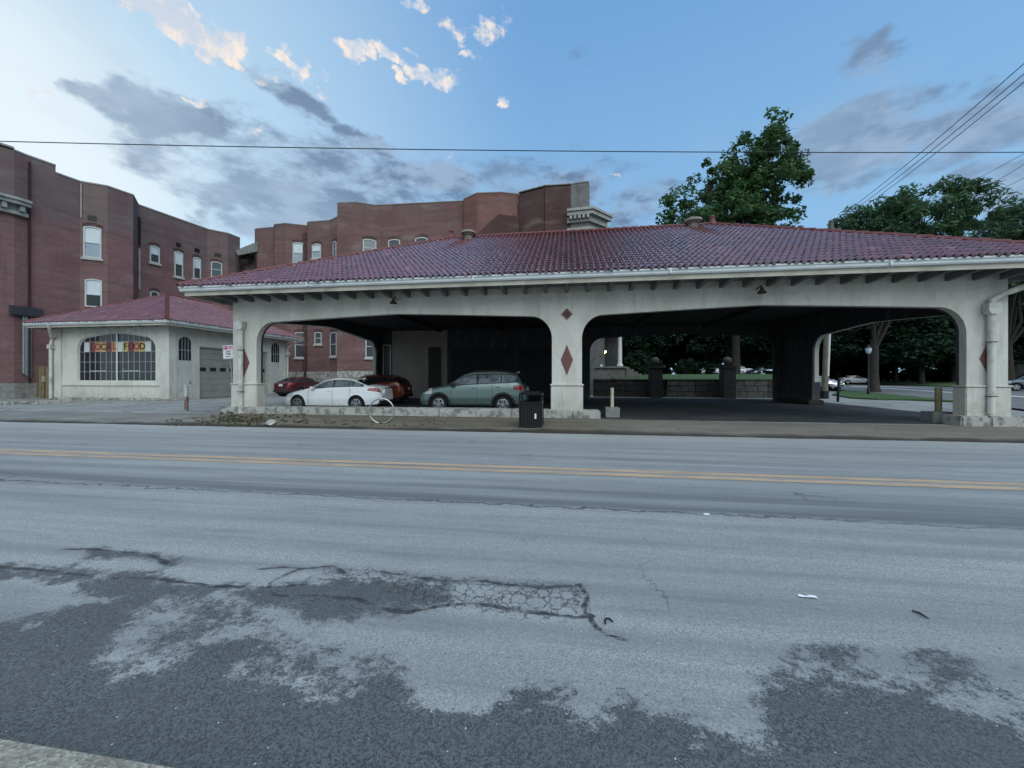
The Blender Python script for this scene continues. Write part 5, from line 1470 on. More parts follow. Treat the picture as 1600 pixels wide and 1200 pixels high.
def place(spec, name, label, cat, loc, heading, pm, group=None, **k):
    """heading: direction the nose points to, degrees from +X"""
    T = thing(name, label, cat, (0, 0, 0), 0, group)
    spec.make(T, pm, **k)
    T.location = loc; T.rotation_euler = (0, 0, math.radians(heading))
    return T
ZL = LOT_Z + .008
WHITE_P = paint('white_car_paint', (.84, .86, .87))
place(SEDAN, 'parked_car', 'white sedan parked under the left arch just behind the long kerb', 'car', (-10.05, 15.87, ZL), 180, WHITE_P, 'cars parked under and beside the carport', glass=CARGLASS_L)
place(SUV, 'parked_car', 'sage green estate-style sport utility car parked under the left arch', 'car', (-3.845, 15.9, ZL), 180, paint('sage_green_paint', (.135, .20, .185), .55, .35), 'cars parked under and beside the carport', glass=CARGLASS_L)
place(COMPACT, 'parked_car', 'orange red compact crossover half hidden behind the white sedan', 'car', (-10.72, 19.9, ZL), 180, paint('burnt_orange_paint', (.20, .035, .018), .25, .3), 'cars parked under and beside the carport')
c = at_d(439, 588, 28.0)
mr = place(SEDAN, 'parked_car', 'maroon sedan seen from behind beside the garage wall', 'car', (c.x, c.y + 2.28, ZL), 90, paint('maroon_paint', (.085, .012, .02), .3, .3), 'cars parked under and beside the carport')

# ------------------------------------------------------------ kerbside objects
def build_bin():
    p = on_z(829, 669, .07); x, y = p.x, p.y + .33
    T = thing('litter_bin', 'black slatted steel litter bin standing on the pavement before the kerb', 'litter bin', (x, y, .06))
    bl = M('glossy_black_steel', (.010, .011, .013), .22, .3, 8, coat=.3)
    w = .325
    MB().box(x - w + .03, x + w - .03, y - w + .03, y + w - .03, .09, .84).build('liner', BLACK, T)
    for (ax, ay) in ((-1, -1), (1, -1), (1, 1), (-1, 1)):
        MB().box(x + ax * w - .022, x + ax * w + .022, y + ay * w - .022, y + ay * w + .022, .05, 1.07).build('post', bl, T, bevel=.006)
    def slats(horiz):
        for k in range(9):
            t = -w + .06 + k * (2 * w - .12) / 8
            if horiz == 0: yield (x + t - .024, x + t + .024, y - w - .006, y - w + .012)
            elif horiz == 1: yield (x + w - .012, x + w + .006, y + t - .024, y + t + .024)
            elif horiz == 2: yield (x - w - .006, x - w + .012, y + t - .024, y + t + .024)
            else: yield (x + t - .024, x + t + .024, y + w - .012, y + w + .006)
    for h in range(4):
        mb = MB()
        for (a, b, c_, d) in slats(h): mb.box(a, b, c_, d, .12, .82)
        mb.build('slat_panel', bl, T)
    for z in (.10, .80):
        MB().box(x - w - .03, x + w + .03, y - w - .03, y + w + .03, z, z + .035).build('band', bl, T, bevel=.006)
    MB().box(x - w - .03, x + w + .03, y - w - .03, y + w + .03, 1.05, 1.09).build('hood', bl, T, bevel=.01)
    MB().prism([(-w, 1.091), (w, 1.091), (w * .7, 1.15), (-w * .7, 1.15)], y - w, y + w, lambda p_, q, t: (x + p_, t, q)).build('hood_top', bl, T, bevel=.01)
    MB().box(x + .12, x + .17, y - w - .012, y - w - .007, .35, .50).build('sticker', M('white_sticker', (.7, .7, .7), .5, .1), T)
build_bin()

def build_ring():
    b = on_z(597, 661, .09); r = .40
    T = thing('bicycle_rack', 'bare metal hoop bicycle rack standing in the pavement', 'bike rack', (b.x, b.y, .08))
    t = math.radians(8.0); pts = []
    ax = Vector((math.cos(t), math.sin(t), 0)); c = Vector((b.x - .02, b.y, .09 + r - .01))
    for k in range(49):
        a = math.radians(-88 + 344 * k / 48)
        pts.append(c + ax * (r * math.cos(a)) + Vector((.0, 0, 1)) * (r * math.sin(a)))
    MB().tube(pts, .024, 10).build('hoop', M('galvanised_tube', (.52, .52, .50), .3, .3, 6, metal=.9), T, smooth=True)
    MB().lathe([(.09, 0), (.09, .015), (.03, .02)], (pts[0].x, pts[0].y, .075), 12).build('foot_plate', RUST, T)
build_ring()

def build_sign():
    b = on_z(367, 646, LOT_Z); y = b.y
    t = on_y(358, 541, y); bl = on_y(359, 561, y)
    T = thing('parking_sign', 'small white parking sign with red header on a thin leaning post', 'sign', (b.x, y, LOT_Z))
    pm = M('galvanised_post', (.30, .32, .32), .5, .3, 5, metal=.4)
    MB().tube([(b.x, y, LOT_Z - .02), (t.x + .03, y, t.z + .02)], .028, 8).build('post', pm, T, smooth=True)
    x0, x1, z0, z1 = on_y(350.5, 551, y).x, on_y(366, 551, y).x, on_y(358, 561, y).z, on_y(358, 540, y).z
    u = Vector((-.06, 0, 1)).normalized(); r = Vector((1, 0, .06)).normalized(); o = Vector((x0, y - .045, z0)); w, h = x1 - x0, z1 - z0
    fr = lambda p, q, tt: o + r * p + u * q + Vector((0, tt, 0))
    def rrect(a, b_, c_, d, rad=.03):
        pts = []
        for (cx, cy, s0) in ((c_ - rad, b_ + rad, -90), (c_ - rad, d - rad, 0), (a + rad, d - rad, 90), (a + rad, b_ + rad, 180)):
            for k in range(5): q = math.radians(s0 + 22.5 * k); pts.append((cx + rad * math.cos(q), cy + rad * math.sin(q)))
        return pts
    pl = MB().prism(rrect(0, 0, w, h), 0, .006, fr).build('sign_plate', M('white_sign_sheet', (.66, .68, .72), .45, .08), T)
    red = M('sign_red', (.40, .03, .06), .5, .15, 4); pink = M('faded_sign_red', (.60, .33, .40), .5, .2, 4); ink = M('sign_dark_red_ink', (.16, .04, .10), .5, .1)
    MB().prism([(.03, h * .69), (w - .03, h * .69), (w - .03, h * .94), (.03, h * .94)], -.003, -.0005, fr).build('sign_header', pink, pl)
    MB().prism([(.03, h * .69), (w * .40, h * .69), (w * .40, h * .94), (.03, h * .94)], -.0045, -.0031, fr).build('sign_symbol_box', red, pl)
    put_text('sign_symbol', 'P', h * .2, M('sign_white', (.75, .75, .77), .5, .05), fr(w * .2, h * .815, -.006), r, u, pl, .001, True)
    put_text('sign_text', 'ANY', h * .19, ink, fr(w * .54, h * .52, -.002), r, u, pl, .001, True)
    put_text('sign_text', 'TIME', h * .19, ink, fr(w * .54, h * .34, -.002), r, u, pl, .001, True)
    MB().prism([(w * .22, h * .15), (w * .32, h * .21), (w * .32, h * .175), (w * .72, h * .175), (w * .72, h * .125), (w * .32, h * .125), (w * .32, h * .09)], -.003, -.0005, fr).build('sign_arrow', red, pl, tri=True)
build_sign()

def bollard_block(px, pyb, label, w, ht, d, postm, r, ptop, lean=0):
    b = on_z(px, pyb, LOT_Z); T = thing('bollard', label, 'bollard', (b.x, b.y, LOT_Z), 0, 'posts set in concrete blocks')
    MB().box(b.x - w / 2, b.x + w / 2, b.y, b.y + d, LOT_Z - .02, LOT_Z + ht).build('concrete_block', M('grey_concrete', (.25, .255, .25), .95, .4, 5, .5, 14), T, bevel=.02)
    y = b.y + d / 2
    MB().tube([(b.x, y, LOT_Z + ht - .01), (b.x + lean, y, ptop)], r, 12).build('post', postm, T, smooth=True)
    return b
IVORY = M('ivory_painted_post', (.56, .52, .38), .6, .3, 4)
b = bollard_block(957.5, 652.5, 'ivory post in a grey concrete block right of the middle pier', .50, .36, .42, IVORY, .062, LOT_Z + 1.06, 0)
b = bollard_block(1478, 661, 'ochre post in a low concrete block left of the right pier', .66, .34, .5, M('ochre_wood_post', (.30, .25, .15), .85, .4, 5), .085, LOT_Z + 1.12, 0)

def build_small_posts():
    b = on_z(291.5, 642, LOT_Z)
    T = thing('bollard', 'thin rusty steel post with flaking white top in the garage forecourt', 'bollard', (b.x, b.y, LOT_Z))
    MB().tube([(b.x, b.y, LOT_Z - .05), (b.x - .01, b.y, LOT_Z + .62)], .075, 12).build('post', M('rust_red_post', (.17, .085, .07), .9, .6, 9, .3, 20, col2=(.40, .36, .34)), T, smooth=True)
    MB().tube([(b.x - .01, b.y, LOT_Z + .62), (b.x - .02, b.y, LOT_Z + 1.12)], .0755, 12).build('post_top', M('flaking_white_paint', (.52, .50, .48), .8, .5, 12, col2=(.22, .14, .12)), T, smooth=True)
    b = on_z(1309, 628, LOT_Z)
    T = thing('bollard', 'slim black steel post at the back right edge of the carport floor', 'bollard', (b.x, b.y, LOT_Z))
    MB().tube([(b.x, b.y, LOT_Z - .05), (b.x + .06, b.y, LOT_Z + 1.32)], .065, 12).build('post', BLACK, T, smooth=True)
    MB().tube([(b.x + .06, b.y, LOT_Z + 1.32), (b.x + .062, b.y, LOT_Z + 1.36)], [.066, .03], 12).build('cap', BLACK, T, smooth=True)
build_small_posts()

# wooden fence, stone wall stub and kerb beside the garage
def build_fence():
    y = 21.2
    T = thing('wooden_fence', 'short weathered wooden board fence left of the garage', 'fence', (on_y(60, 600, y).x, y, LOT_Z))
    wm = M('weathered_fence_wood', (.24, .185, .115), .9, .45, 4, .4, 18)
    rs = random.Random(4); n = 8
    for k in range(n):
        x0 = on_y(38 + 44 * k / n, 600, y).x; x1 = on_y(38 + 44 * (k + 1) / n, 600, y).x
        zt = on_y(60, 572, y).z + rs.uniform(-.04, .05); dy = rs.uniform(-.02, .02)
        MB().box(x0 + .02, x1 - (.11 if k % 2 else .02), y + dy, y + dy + .03, LOT_Z, zt).build('board', wm, T)
    for z in (.5, 1.6):
        MB().box(on_y(38, 600, y).x, on_y(82, 600, y).x, y + .06, y + .10, z, z + .1).build('rail', wm, T)
    MB().box(on_y(37, 600, y).x - .06, on_y(37, 600, y).x + .06, y - .02, y + .1, LOT_Z, on_y(60, 570, y).z + .1).build('fence_post', wm, T)
    q = on_y(68, 592, y - .03); MB().box(q.x - .13, q.x + .13, q.y - .02, q.y, q.z - .2, q.z + .2).build('notice', M('pale_notice', (.34, .32, .28), .8, .3), T)
    y = 20.6
    T = thing('stone_wall', 'stub of grey rubble stone wall at the left edge beside the wooden fence', 'wall', (on_y(20, 600, y).x, y, LOT_Z))
    zt = on_y(20, 586, y).z
    rs = random.Random(9); z = LOT_Z
    rows = []
    mb = MB()
    xa, xb = on_y(8, 600, y).x, on_y(33, 600, y).x
    while z < zt - .05:
        hh = min(rs.uniform(.18, .3), zt - z); x = xa
        while x < xb - .05:
            l = min(rs.uniform(.25, .6), xb - x); mb.box(x + .008, x + l - .008, y + rs.uniform(-.03, .03), y + .4, z + .006, z + hh - .006); x += l
        z += hh
    mb.build('stone_courses', STONE2, T, bevel=.02)
    T = thing('gate_post', 'dark square gate post left of the rubble stone wall', 'post', (on_y(4.5, 600, y).x, y, LOT_Z))
    MB().box(on_y(1.5, 600, y).x, on_y(7.5, 600, y).x, y - .03, y + .2, LOT_Z, on_y(4, 574, y).z).build('shaft', BLACK, T, bevel=.01)
    MB().box(on_y(1.2, 600, y).x, on_y(7.8, 600, y).x, y - .06, y + .23, on_y(4, 574, y).z + .001, on_y(4, 573, y).z + .05).build('cap', BLACK, T, bevel=.01)
    k0 = on_z(-60, 636, LOT_Z); k1 = on_z(112, 629, LOT_Z)
    T = thing('kerb', 'low pale broken kerb running left from the garage corner', 'kerb', (k1.x, k1.y, LOT_Z))
    n = 9; e = (k1 - k0) / n; e.z = 0; nn = Vector((-e.y, e.x, 0)).normalized()
    mb = MB()
    for k in range(n):
        c_ = k0 + e * (k + .5) + nn * .12
        mb.obox((c_.x, c_.y, LOT_Z + .07 + rs.uniform(-.015, .015)), e * .485, nn * .13, UP * .1)
    mb.build('kerb_stones', STONE, T, bevel=.025)
    # electrical risers on the brick wall
    p, e = FL.hit(40, 530); n_ = Vector((e.y, -e.x, 0))
    T = thing('conduit_riser', 'bundle of grey electrical conduits with a dark meter box on the brick wall', 'conduits', (p.x, p.y, LOT_Z))
    for k in range(4):
        q, _ = FL.hit(34.5 + k * 3.6, 530); q = q + n_ * .12
        MB().tube([(q.x, q.y, H + .2 - .1 * k), (q.x, q.y, H + 4.1)], .05, 8).build('conduit', M('grey_conduit', (.27, .31, .32), .5, .2, 4), T, smooth=True)
    q, _ = FL.hit(38, 490); q = q + n_ * .16
    MB().obox((q.x, q.y, H + 4.3), e * .75, n_ * .14, UP * .3).build('meter_box', M('dark_grey_box', (.05, .055, .065), .6, .3), T, bevel=.02)
    y = 21.0
    q = on_y(92, 582, y)
    T = thing('wall_notice', 'small white notice on the dark gate beside the garage corner', 'notice', (q.x, y, q.z))
    MB().box(on_y(89, 582, y).x, on_y(96.5, 582, y).x, y - .02, y, on_y(92, 584.5, y).z, on_y(92, 580, y).z).build('notice_plate', M('white_sign_sheet', (.66, .68, .72)), T)
    T = thing('metal_gate', 'dark sheet metal gate between the wooden fence and the garage', 'gate', (on_y(90, 600, y + .03).x, y + .03, LOT_Z))
    MB().box(on_y(83, 600, y).x, GX0 - .06, y + .03, y + .07, LOT_Z + .05, on_y(90, 572, y).z).build('gate_leaf', M('dark_gate_paint', (.03, .032, .038), .6, .3), T)
    for k in (0, 1):
        MB().box(on_y(83, 600, y).x, GX0 - .06, y + .071, y + .10, LOT_Z + .3 + k * 1.1, LOT_Z + .38 + k * 1.1).build('rail', M('dark_gate_paint', (.03, .032, .038)), T)
build_fence()

# ------------------------------------------------------------ small litter on the road
def litter():
    p = on_z(1261, 933.5, 0)
    mb = MB(); rs = random.Random(2); n = 7; vs = []
    for i in range(n):
        for j in range(4):
            vs.append((p.x - .06 + .12 * i / (n - 1), p.y - .02 + .03 * j / 3 + rs.uniform(-.006, .006), .006 + rs.uniform(0, .008)))
    mb.add(vs, [(i * 4 + j, i * 4 + j + 1, (i + 1) * 4 + j + 1, (i + 1) * 4 + j) for i in range(n - 1) for j in range(3)])
    tag(mb.build('paper_scrap', M('white_paper', (.75, .76, .78), .8, .1), smooth=True), 'crumpled white scrap of paper lying on the near lane', 'litter')
    a, b_ = on_z(1425, 954, .01), on_z(1451, 966.5, .01)
    tag(MB().tube([a, a.lerp(b_, .5) + Vector((.005, .01, .004)), b_], [.005, .007, .004], 6).build('twig', M('dark_bark', (.035, .028, .022), .9, .4), smooth=True), 'dark straight twig lying on the right of the near lane', 'twig')
    pts = [on_z(x, y, .012) for x, y in ((946, 974), (945, 969), (948, 966), (953, 967), (957, 971))]
    tag(MB().tube(pts, .006, 6).build('wire_hook', BLACK, smooth=True), 'small bent black wire hook beside the end of the road crack', 'litter')
    p = on_z(1104, 804, 0)
    tag(MB().box(p.x - .035, p.x + .035, p.y - .02, p.y + .02, .002, .010).build('paper_scrap', M('white_paper', (.75, .76, .78)), bevel=.004), 'tiny white scrap lying on the long seam of the road', 'litter')
litter()

# ------------------------------------------------------------ trees and planting
def leaf_mat(name, a, b, tip=None):
    m, nt, bs = nt_new(name); nb = NB(nt)
    r = nb.attr('leaf_rand'); p = nb.coord('pos')
    c = nb.mix(r, a, b)
    if tip: c = nb.mix(nb.math('GREATER_THAN', r, .9), c, tip)
    c = nb.mix(nb.rng(nb.noise(p, .5, 3, .5), .4, .65, 0, .5), c, tuple(x * .6 for x in a))
    nt.links.new(c, bs.inputs['Base Color']); bs.inputs['Roughness'].default_value = .65; bs.inputs['Specular IOR Level'].default_value = .25
    tr = nb.N.new('ShaderNodeBsdfTranslucent'); nt.links.new(c, tr.inputs[0])
    mx = nb.N.new('ShaderNodeMixShader'); mx.inputs[0].default_value = .36
    nt.links.new(bs.outputs[0], mx.inputs[1]); nt.links.new(tr.outputs[0], mx.inputs[2])
    nt.links.new(mx.outputs[0], nt.nodes['Material Output'].inputs[0])
    return m
BARK = M('tree_bark', (.045, .040, .034), .95, .5, 5, .8, 14)
LEAF_A = leaf_mat('tall_tree_leaf', (.060, .130, .056), (.105, .190, .070), (.16, .23, .08))
LEAF_B = leaf_mat('feathery_leaf', (.056, .118, .064), (.10, .18, .082), (.13, .20, .09))
LEAF_C = leaf_mat('dark_leaf', (.010, .028, .015), (.022, .050, .024), (.035, .07, .03))

def leaves_mesh(name, clumps, per, size, mat, seed, droop=.0, flat=.5, stretch=1.6):
    """clumps: array (n,4) centre and radius; each holds `per` small folded leaf cards"""
    rs = np.random.RandomState(seed)
    C = np.repeat(np.asarray(clumps, float), per, axis=0); n = len(C)
    d = rs.normal(size=(n, 3)); d /= np.linalg.norm(d, axis=1)[:, None]
    rad = C[:, 3] * rs.uniform(.25, 1.0, n) ** .6
    d[:, 2] *= .75
    P = C[:, :3] + d * rad[:, None]; P[:, 2] -= droop * rs.uniform(0, 1, n)
    nrm = rs.normal(size=(n, 3)); nrm[:, 2] = np.abs(nrm[:, 2]) + flat; nrm += d * .6
    nrm /= np.linalg.norm(nrm, axis=1)[:, None]
    t = rs.normal(size=(n, 3)); t -= nrm * (t * nrm).sum(1)[:, None]; t /= np.linalg.norm(t, axis=1)[:, None]
    b = np.cross(nrm, t); s = size * rs.uniform(.6, 1.35, n)
    t *= (s * stretch / 2)[:, None]; b *= (s / 2)[:, None]
    up = nrm * (s * .14)[:, None]
    # six-sided leaf sprays: tip, shoulders, base
    V = np.stack([P - t, P - t * .2 - b * .9 + up, P + t * .45 - b * .6 + up * .5, P + t, P + t * .45 + b * .6 + up * .5, P - t * .2 + b * .9 + up], 1).reshape(-1, 3)
    i0 = np.arange(n) * 6
    F = np.stack([np.stack([i0, i0 + 1, i0 + 2, i0 + 3], 1), np.stack([i0, i0 + 3, i0 + 4, i0 + 5], 1)], 1).reshape(-1, 4)
    me = mesh_np(name, V, F); me.materials.append(mat)
    clr = np.repeat(rs.uniform(0, 1, len(clumps)), per) * .6 + rs.uniform(0, 1, n) * .4
    at = me.attributes.new('leaf_rand', 'FLOAT', 'FACE'); at.data.foreach_set('value', np.repeat(clr, 2).astype(np.float32))
    return me

def limb(mb, rs, p, tgt, r, reach, depth):
    """branch from p to tgt, with short side branches that stay inside the crown"""
    L = (tgt - p).length; pts = []; rr = []; n = 5
    for k in range(n + 1):
        t = k / n; w = math.sin(math.pi * t) * L * .07
        pts.append(p.lerp(tgt, t) + Vector((rs.uniform(-w, w), rs.uniform(-w, w), w * .8))); rr.append(max(.012, r * (1 - .8 * t)))
    mb.tube(pts, rr, 7 if depth > 1 else 5)
    if depth == 0: return
    for k in range(5 if depth > 1 else 4):
        i = rs.choice((2, 3, 4, 5)); a = rs.uniform(0, 2 * math.pi); q = reach * rs.uniform(.5, .95)
        e = tgt.lerp(pts[i], .25) + Vector((math.cos(a) * q, math.sin(a) * q, rs.uniform(-.5, .75) * q))
        limb(mb, rs, pts[i], e, rr[i] * .6, reach * .45, depth - 1)

def tree(name, label, base, height, r0, blobs, mat, seed, n_cl=150, per=70, size=.34, cl_r=(.7, 1.3), fork=.32, group='trees around the carport', lean=(0, 0), droop=.3, shell=.55, stretch=1.6, depth=2):
    """blobs: crown envelope as ellipsoids (dx, dy, z, rx, ry, rz) relative to the base"""
    base = Vector(base)
    T = thing(name, label, 'tree', base, 0, group); rs = random.Random(seed)
    mb = MB()
    top = base + Vector((lean[0], lean[1], height * fork))
    tr = [base + Vector((0, 0, -.1)), base + Vector((0, 0, .35)), base.lerp(top, .35) + Vector((rs.uniform(-.1, .1), 0, 0)), base.lerp(top, .7), top]
    mb.tube(tr, [r0 * 1.55, r0 * 1.1, r0 * .95, r0 * .85, r0 * .75], 12)
    for (dx, dy, z, rx, ry, rz) in blobs:
        tgt = base + Vector((dx, dy, z)); st = base.lerp(top, rs.uniform(.75, 1.0))
        limb(mb, rs, st, tgt, r0 * .42, min(rx, rz) * .9, depth)
    mb.build('trunk', BARK, T, smooth=True, uv=False)
    cl = []; tot = sum(b[3] * b[4] * b[5] for b in blobs)
    for (dx, dy, z, rx, ry, rz) in blobs:
        k = max(5, int(n_cl * rx * ry * rz / tot))
        for _ in range(k):
            v = Vector((rs.gauss(0, 1), rs.gauss(0, 1), rs.gauss(0, 1))).normalized() * (rs.uniform(0, 1) ** (1 / 3) * (1 - shell) + shell * rs.uniform(.75, 1.05))
            cl.append((base.x + dx + v.x * rx, base.y + dy + v.y * ry, base.z + z + v.z * rz, rs.uniform(*cl_r)))
    off = base
    cl = np.array(cl); cl[:, :3] -= np.array(off)
    me = leaves_mesh('crown', cl, per, size, mat, seed, droop, stretch=stretch)
    o = newobj('crown', me, T)
    return T

def tall_tree():
    d = 43.0
    b = at_d(1150, 588, d); base = Vector((b.x, b.y, 1.4)); s = d / FOC
    def bl(px, py, rx, ry, dy=0): # crown lobes measured on the ground truth silhouette, given real depth
        return ((px - 1150) * s, dy, (588 - py) * s + H - 1.4, rx * s, rx * s * 1.0, ry * s)
    blobs = [bl(1192, 222, 36, 38), bl(1200, 250, 42, 34), bl(1168, 250, 38, 26), bl(1178, 268, 50, 38, .8), bl(1155, 330, 60, 34), bl(1216, 275, 26, 44), bl(1205, 300, 40, 44, -.7), bl(1150, 300, 46, 38, .6), bl(1108, 268, 24, 24), bl(1128, 285, 34, 32), bl(1058, 318, 28, 34), bl(1082, 335, 44, 26, .5),
             bl(1195, 350, 44, 40), bl(1130, 360, 70, 42), bl(1160, 420, 72, 46), bl(1110, 470, 60, 40), bl(1200, 470, 55, 44)]
    tree('broadleaf_tree', 'tall broadleaf tree with a towering lopsided crown behind the roof', base, 26, .42, blobs, LEAF_A, 11, n_cl=620, per=75, size=.25, cl_r=(.45, 1.05), droop=.25, shell=.45)
tall_tree()

def locust_trees():
    for k, (px, d, lab, lobes, seed) in enumerate(((1366, 34.5, 'dark trunked feathery tree on the grass strip beside the side street', [(1372, 365, 66, 36), (1340, 352, 34, 30), (1345, 375, 46, 30), (1420, 340, 50, 44), (1385, 345, 40, 34), (1410, 385, 60, 34), (1460, 342, 48, 40), (1470, 385, 48, 32), (1500, 330, 34, 26), (1365, 420, 60, 40), (1440, 430, 70, 40), (1395, 470, 70, 34)], 21),
                                     (1575, 37.0, 'feathery crowned tree at the right edge beyond the side street', [(1560, 360, 44, 38), (1600, 345, 40, 36), (1540, 375, 30, 24), (1590, 395, 60, 30), (1640, 370, 50, 50), (1575, 430, 70, 40), (1650, 440, 60, 50)], 23))):
        p = on_z(px, 588 + 888 / d, LOT_Z); s = d / FOC
        blobs = [((x - px) * s * 1.0, (i % 3 - 1) * 1.2, (588 - y) * s + H - LOT_Z, rx * s, rx * s, ry * s) for i, (x, y, rx, ry) in enumerate(lobes)]
        tree('feathery_tree', lab, (p.x, p.y, LOT_Z), 15, .37, blobs, LEAF_B, seed, n_cl=460, per=70, size=.14, cl_r=(.35, .95), droop=.15, shell=.4, stretch=3.6)
locust_trees()

def dark_trees():
    """the wood of the park beyond the street, each tree with its own trunk"""
    spec = [(965, 66, 12.5, 'dark yew-like tree behind the entrance porch'), (1010, 70, 14, 'dark rounded tree left of the ball topped gate post'), (1060, 74, 15, 'dark tree standing between the two gate posts'),
            (1105, 68, 13, 'broad dark tree just left of the second gate post'), (1190, 66, 13.5, 'many stemmed pale barked tree right of the second gate post'), (1225, 72, 15, 'dark tree behind the right back pier of the carport'),
            (1265, 70, 15, 'dark tree just left of the utility pole'), (1310, 72, 15, 'dark tree behind the white car with lit headlights'), (1345, 86, 17, 'dark tree behind the silver parked sedan'),
            (1400, 66, 14, 'broad dark tree in the park right of the park lamp'), (1440, 58, 13, 'dark tree over the park lawn'), (1490, 62, 14, 'dark tree seen just left of the right pier'), (1535, 66, 15, 'dark park tree hidden behind the right pier'), (1600, 60, 14, 'dark park tree at the far right edge'), (1660, 66, 15, 'dark park tree beyond the right edge')]
    rs = random.Random(5)
    protos = []
    for v in range(3):
        r2 = random.Random(40 + v)
        blobs = [(r2.uniform(-3.2, 3.2), r2.uniform(-2.5, 2.5), z, r2.uniform(2.6, 3.8), r2.uniform(2.6, 3.6), r2.uniform(1.8, 2.6)) for z in (4.9, 5.6, 6.3, 6.9, 7.8, 8.8, 9.8, 11.0)]
        protos.append(tree('park_tree', 'dark park tree', (0, 0, 0), 12, .30 if v else .24, blobs, LEAF_C, 60 + v, n_cl=260, per=75, size=.30, cl_r=(.7, 1.4), fork=.25, group='dark trees in the park', shell=.4))
    used = set()
    for i, (px, d, h, lab) in enumerate(spec):
        v = i % 3
        o = protos[v] if v not in used else copy_tree(protos[v]); used.add(v)
        p = at_d(px, 588, d); o.location = (p.x, p.y, 1.2 if px < 1240 else .3); o.rotation_euler = (0, 0, rs.uniform(0, 6)); k = h / 12.5; o.scale = (k * 1.25, k * 1.25, k)
        o['label'] = lab
    # far wood that closes the horizon
    rs2 = np.random.RandomState(3); n = 520
    az = np.radians(rs2.uniform(-2, 66, n)); dd = rs2.uniform(96, 130, n); z = rs2.uniform(.5, 13, n) * rs2.uniform(.7, 1, n)
    cl = np.stack([np.sin(az) * dd, np.cos(az) * dd, z, rs2.uniform(2.0, 3.6, n)], 1)
    o = newobj('far_wood', leaves_mesh('far_wood', cl, 34, 1.25, LEAF_C, 9, .4)); tag(o, kind='stuff', label='dark far wood closing the view beyond the park', cat='wood')
dark_trees()

def bush(name, label, c, r, mat, seed, n=70, per=60, size=.16, squash=.85):
    T = thing(name, label, 'bush', c); rs = random.Random(seed); cl = []
    for _ in range(n):
        v = Vector((rs.gauss(0, 1), rs.gauss(0, 1), rs.gauss(0, 1))).normalized() * rs.uniform(.7, 1)
        cl.append((v.x * r, v.y * r, r * squash + v.z * r * squash, r * .22))
    newobj('foliage', leaves_mesh('foliage', cl, per, size, mat, seed), T)
    mb = MB()
    for k in range(6):
        a = k * 1.05; mb.tube([Vector(c), Vector(c) + Vector((math.cos(a) * r * .4, math.sin(a) * r * .4, r * .9))], [.05, .02], 6)
    mb.build('stem', BARK, T)
p = at_d(994, 588, 36); bush('clipped_bush', 'large rounded clipped bush beside the porch steps', (p.x, p.y, H + .05), 1.12, LEAF_C, 3, squash=.95)
for px, d, r, lab, sd_ in ((1072, 40, 1.0, 'low dark shrub on the lawn between the gate posts', 7), (1098, 46, 1.3, 'dark shrub close left of the second gate post', 8), (1010, 44, 1.5, 'dark shrub behind the clipped bush', 9)):
    p = at_d(px, 588, d); bush('shrub', lab, (p.x, p.y, H + (.1 if d < 45 else -.3)), r, LEAF_C, sd_, size=.13)
p = at_d(1215, 588, 45); bush('bush', 'loose dark bush behind the right back pier', (p.x, p.y, 1.3), 1.4, LEAF_C, 4)

# ------------------------------------------------------------ beyond the carport: lawn, retaining wall, gate posts
def grass_mat(name, a, b):
    m, nt, bs = nt_new(name); nb = NB(nt); p = nb.coord('pos')
    c = nb.mix(nb.rng(nb.noise(p, 1.2, 6, .65), .35, .65), a, b); c = nb.mix(nb.rng(nb.noise(p, 30, 4, .7), .4, .7, 0, .6), c, tuple(x * .5 for x in a))
    nt.links.new(c, bs.inputs['Base Color']); bs.inputs['Roughness'].default_value = .9
    nt.links.new(nb.bump(nb.noise(p, 40, 4, .7), .8, .04), bs.inputs['Normal']); return m
GRASS = grass_mat('lawn_grass', (.032, .085, .022), (.055, .105, .030))
def lawn():
    # terrace behind the retaining wall: rises to a low crest, then falls away towards the park drive
    prof = [(28.75, -.1), (28.75, H - .22), (31, H - .12), (34.5, H + .06), (39, H + .20), (43.5, H + .18), (47.5, H - .32), (78, H - .34), (78, -.1)]
    xl = lambda y: 3.55 if y < 36 else 3.55 + (y - 36) * .1
    xr = lambda y: 15.3 + (y - 28.75) * .525
    n = len(prof); vs = [(xl(y), y, z) for y, z in prof] + [(xr(y), y, z) for y, z in prof]
    tag(MB().add(vs, [tuple(range(n)), tuple(range(2 * n - 1, n - 1, -1))] + [(i, (i + 1) % n, n + (i + 1) % n, n + i) for i in range(n)]).build('lawn', GRASS, tri=True), kind='structure')
    # park lawn beyond the side street: gentle bank
    q = [on_z(x, y, .30) for x, y in ((1322, 598.5), (1500, 604), (1650, 609))]
    far = [at_d(1250, 588, 140), at_d(1500, 588, 140), at_d(1800, 588, 120)]
    vs = [(v.x, v.y, .31) for v in q] + [(v.lerp(f, .06).x, v.lerp(f, .06).y, .62) for v, f in zip(q, far)] + [(f.x, f.y, 1.0) for f in far]
    me_ = MB().add(vs, [(0, 1, 4, 3), (1, 2, 5, 4), (3, 4, 7, 6), (4, 5, 8, 7)])
    tag(me_.build('park_lawn', GRASS), kind='structure')
lawn()

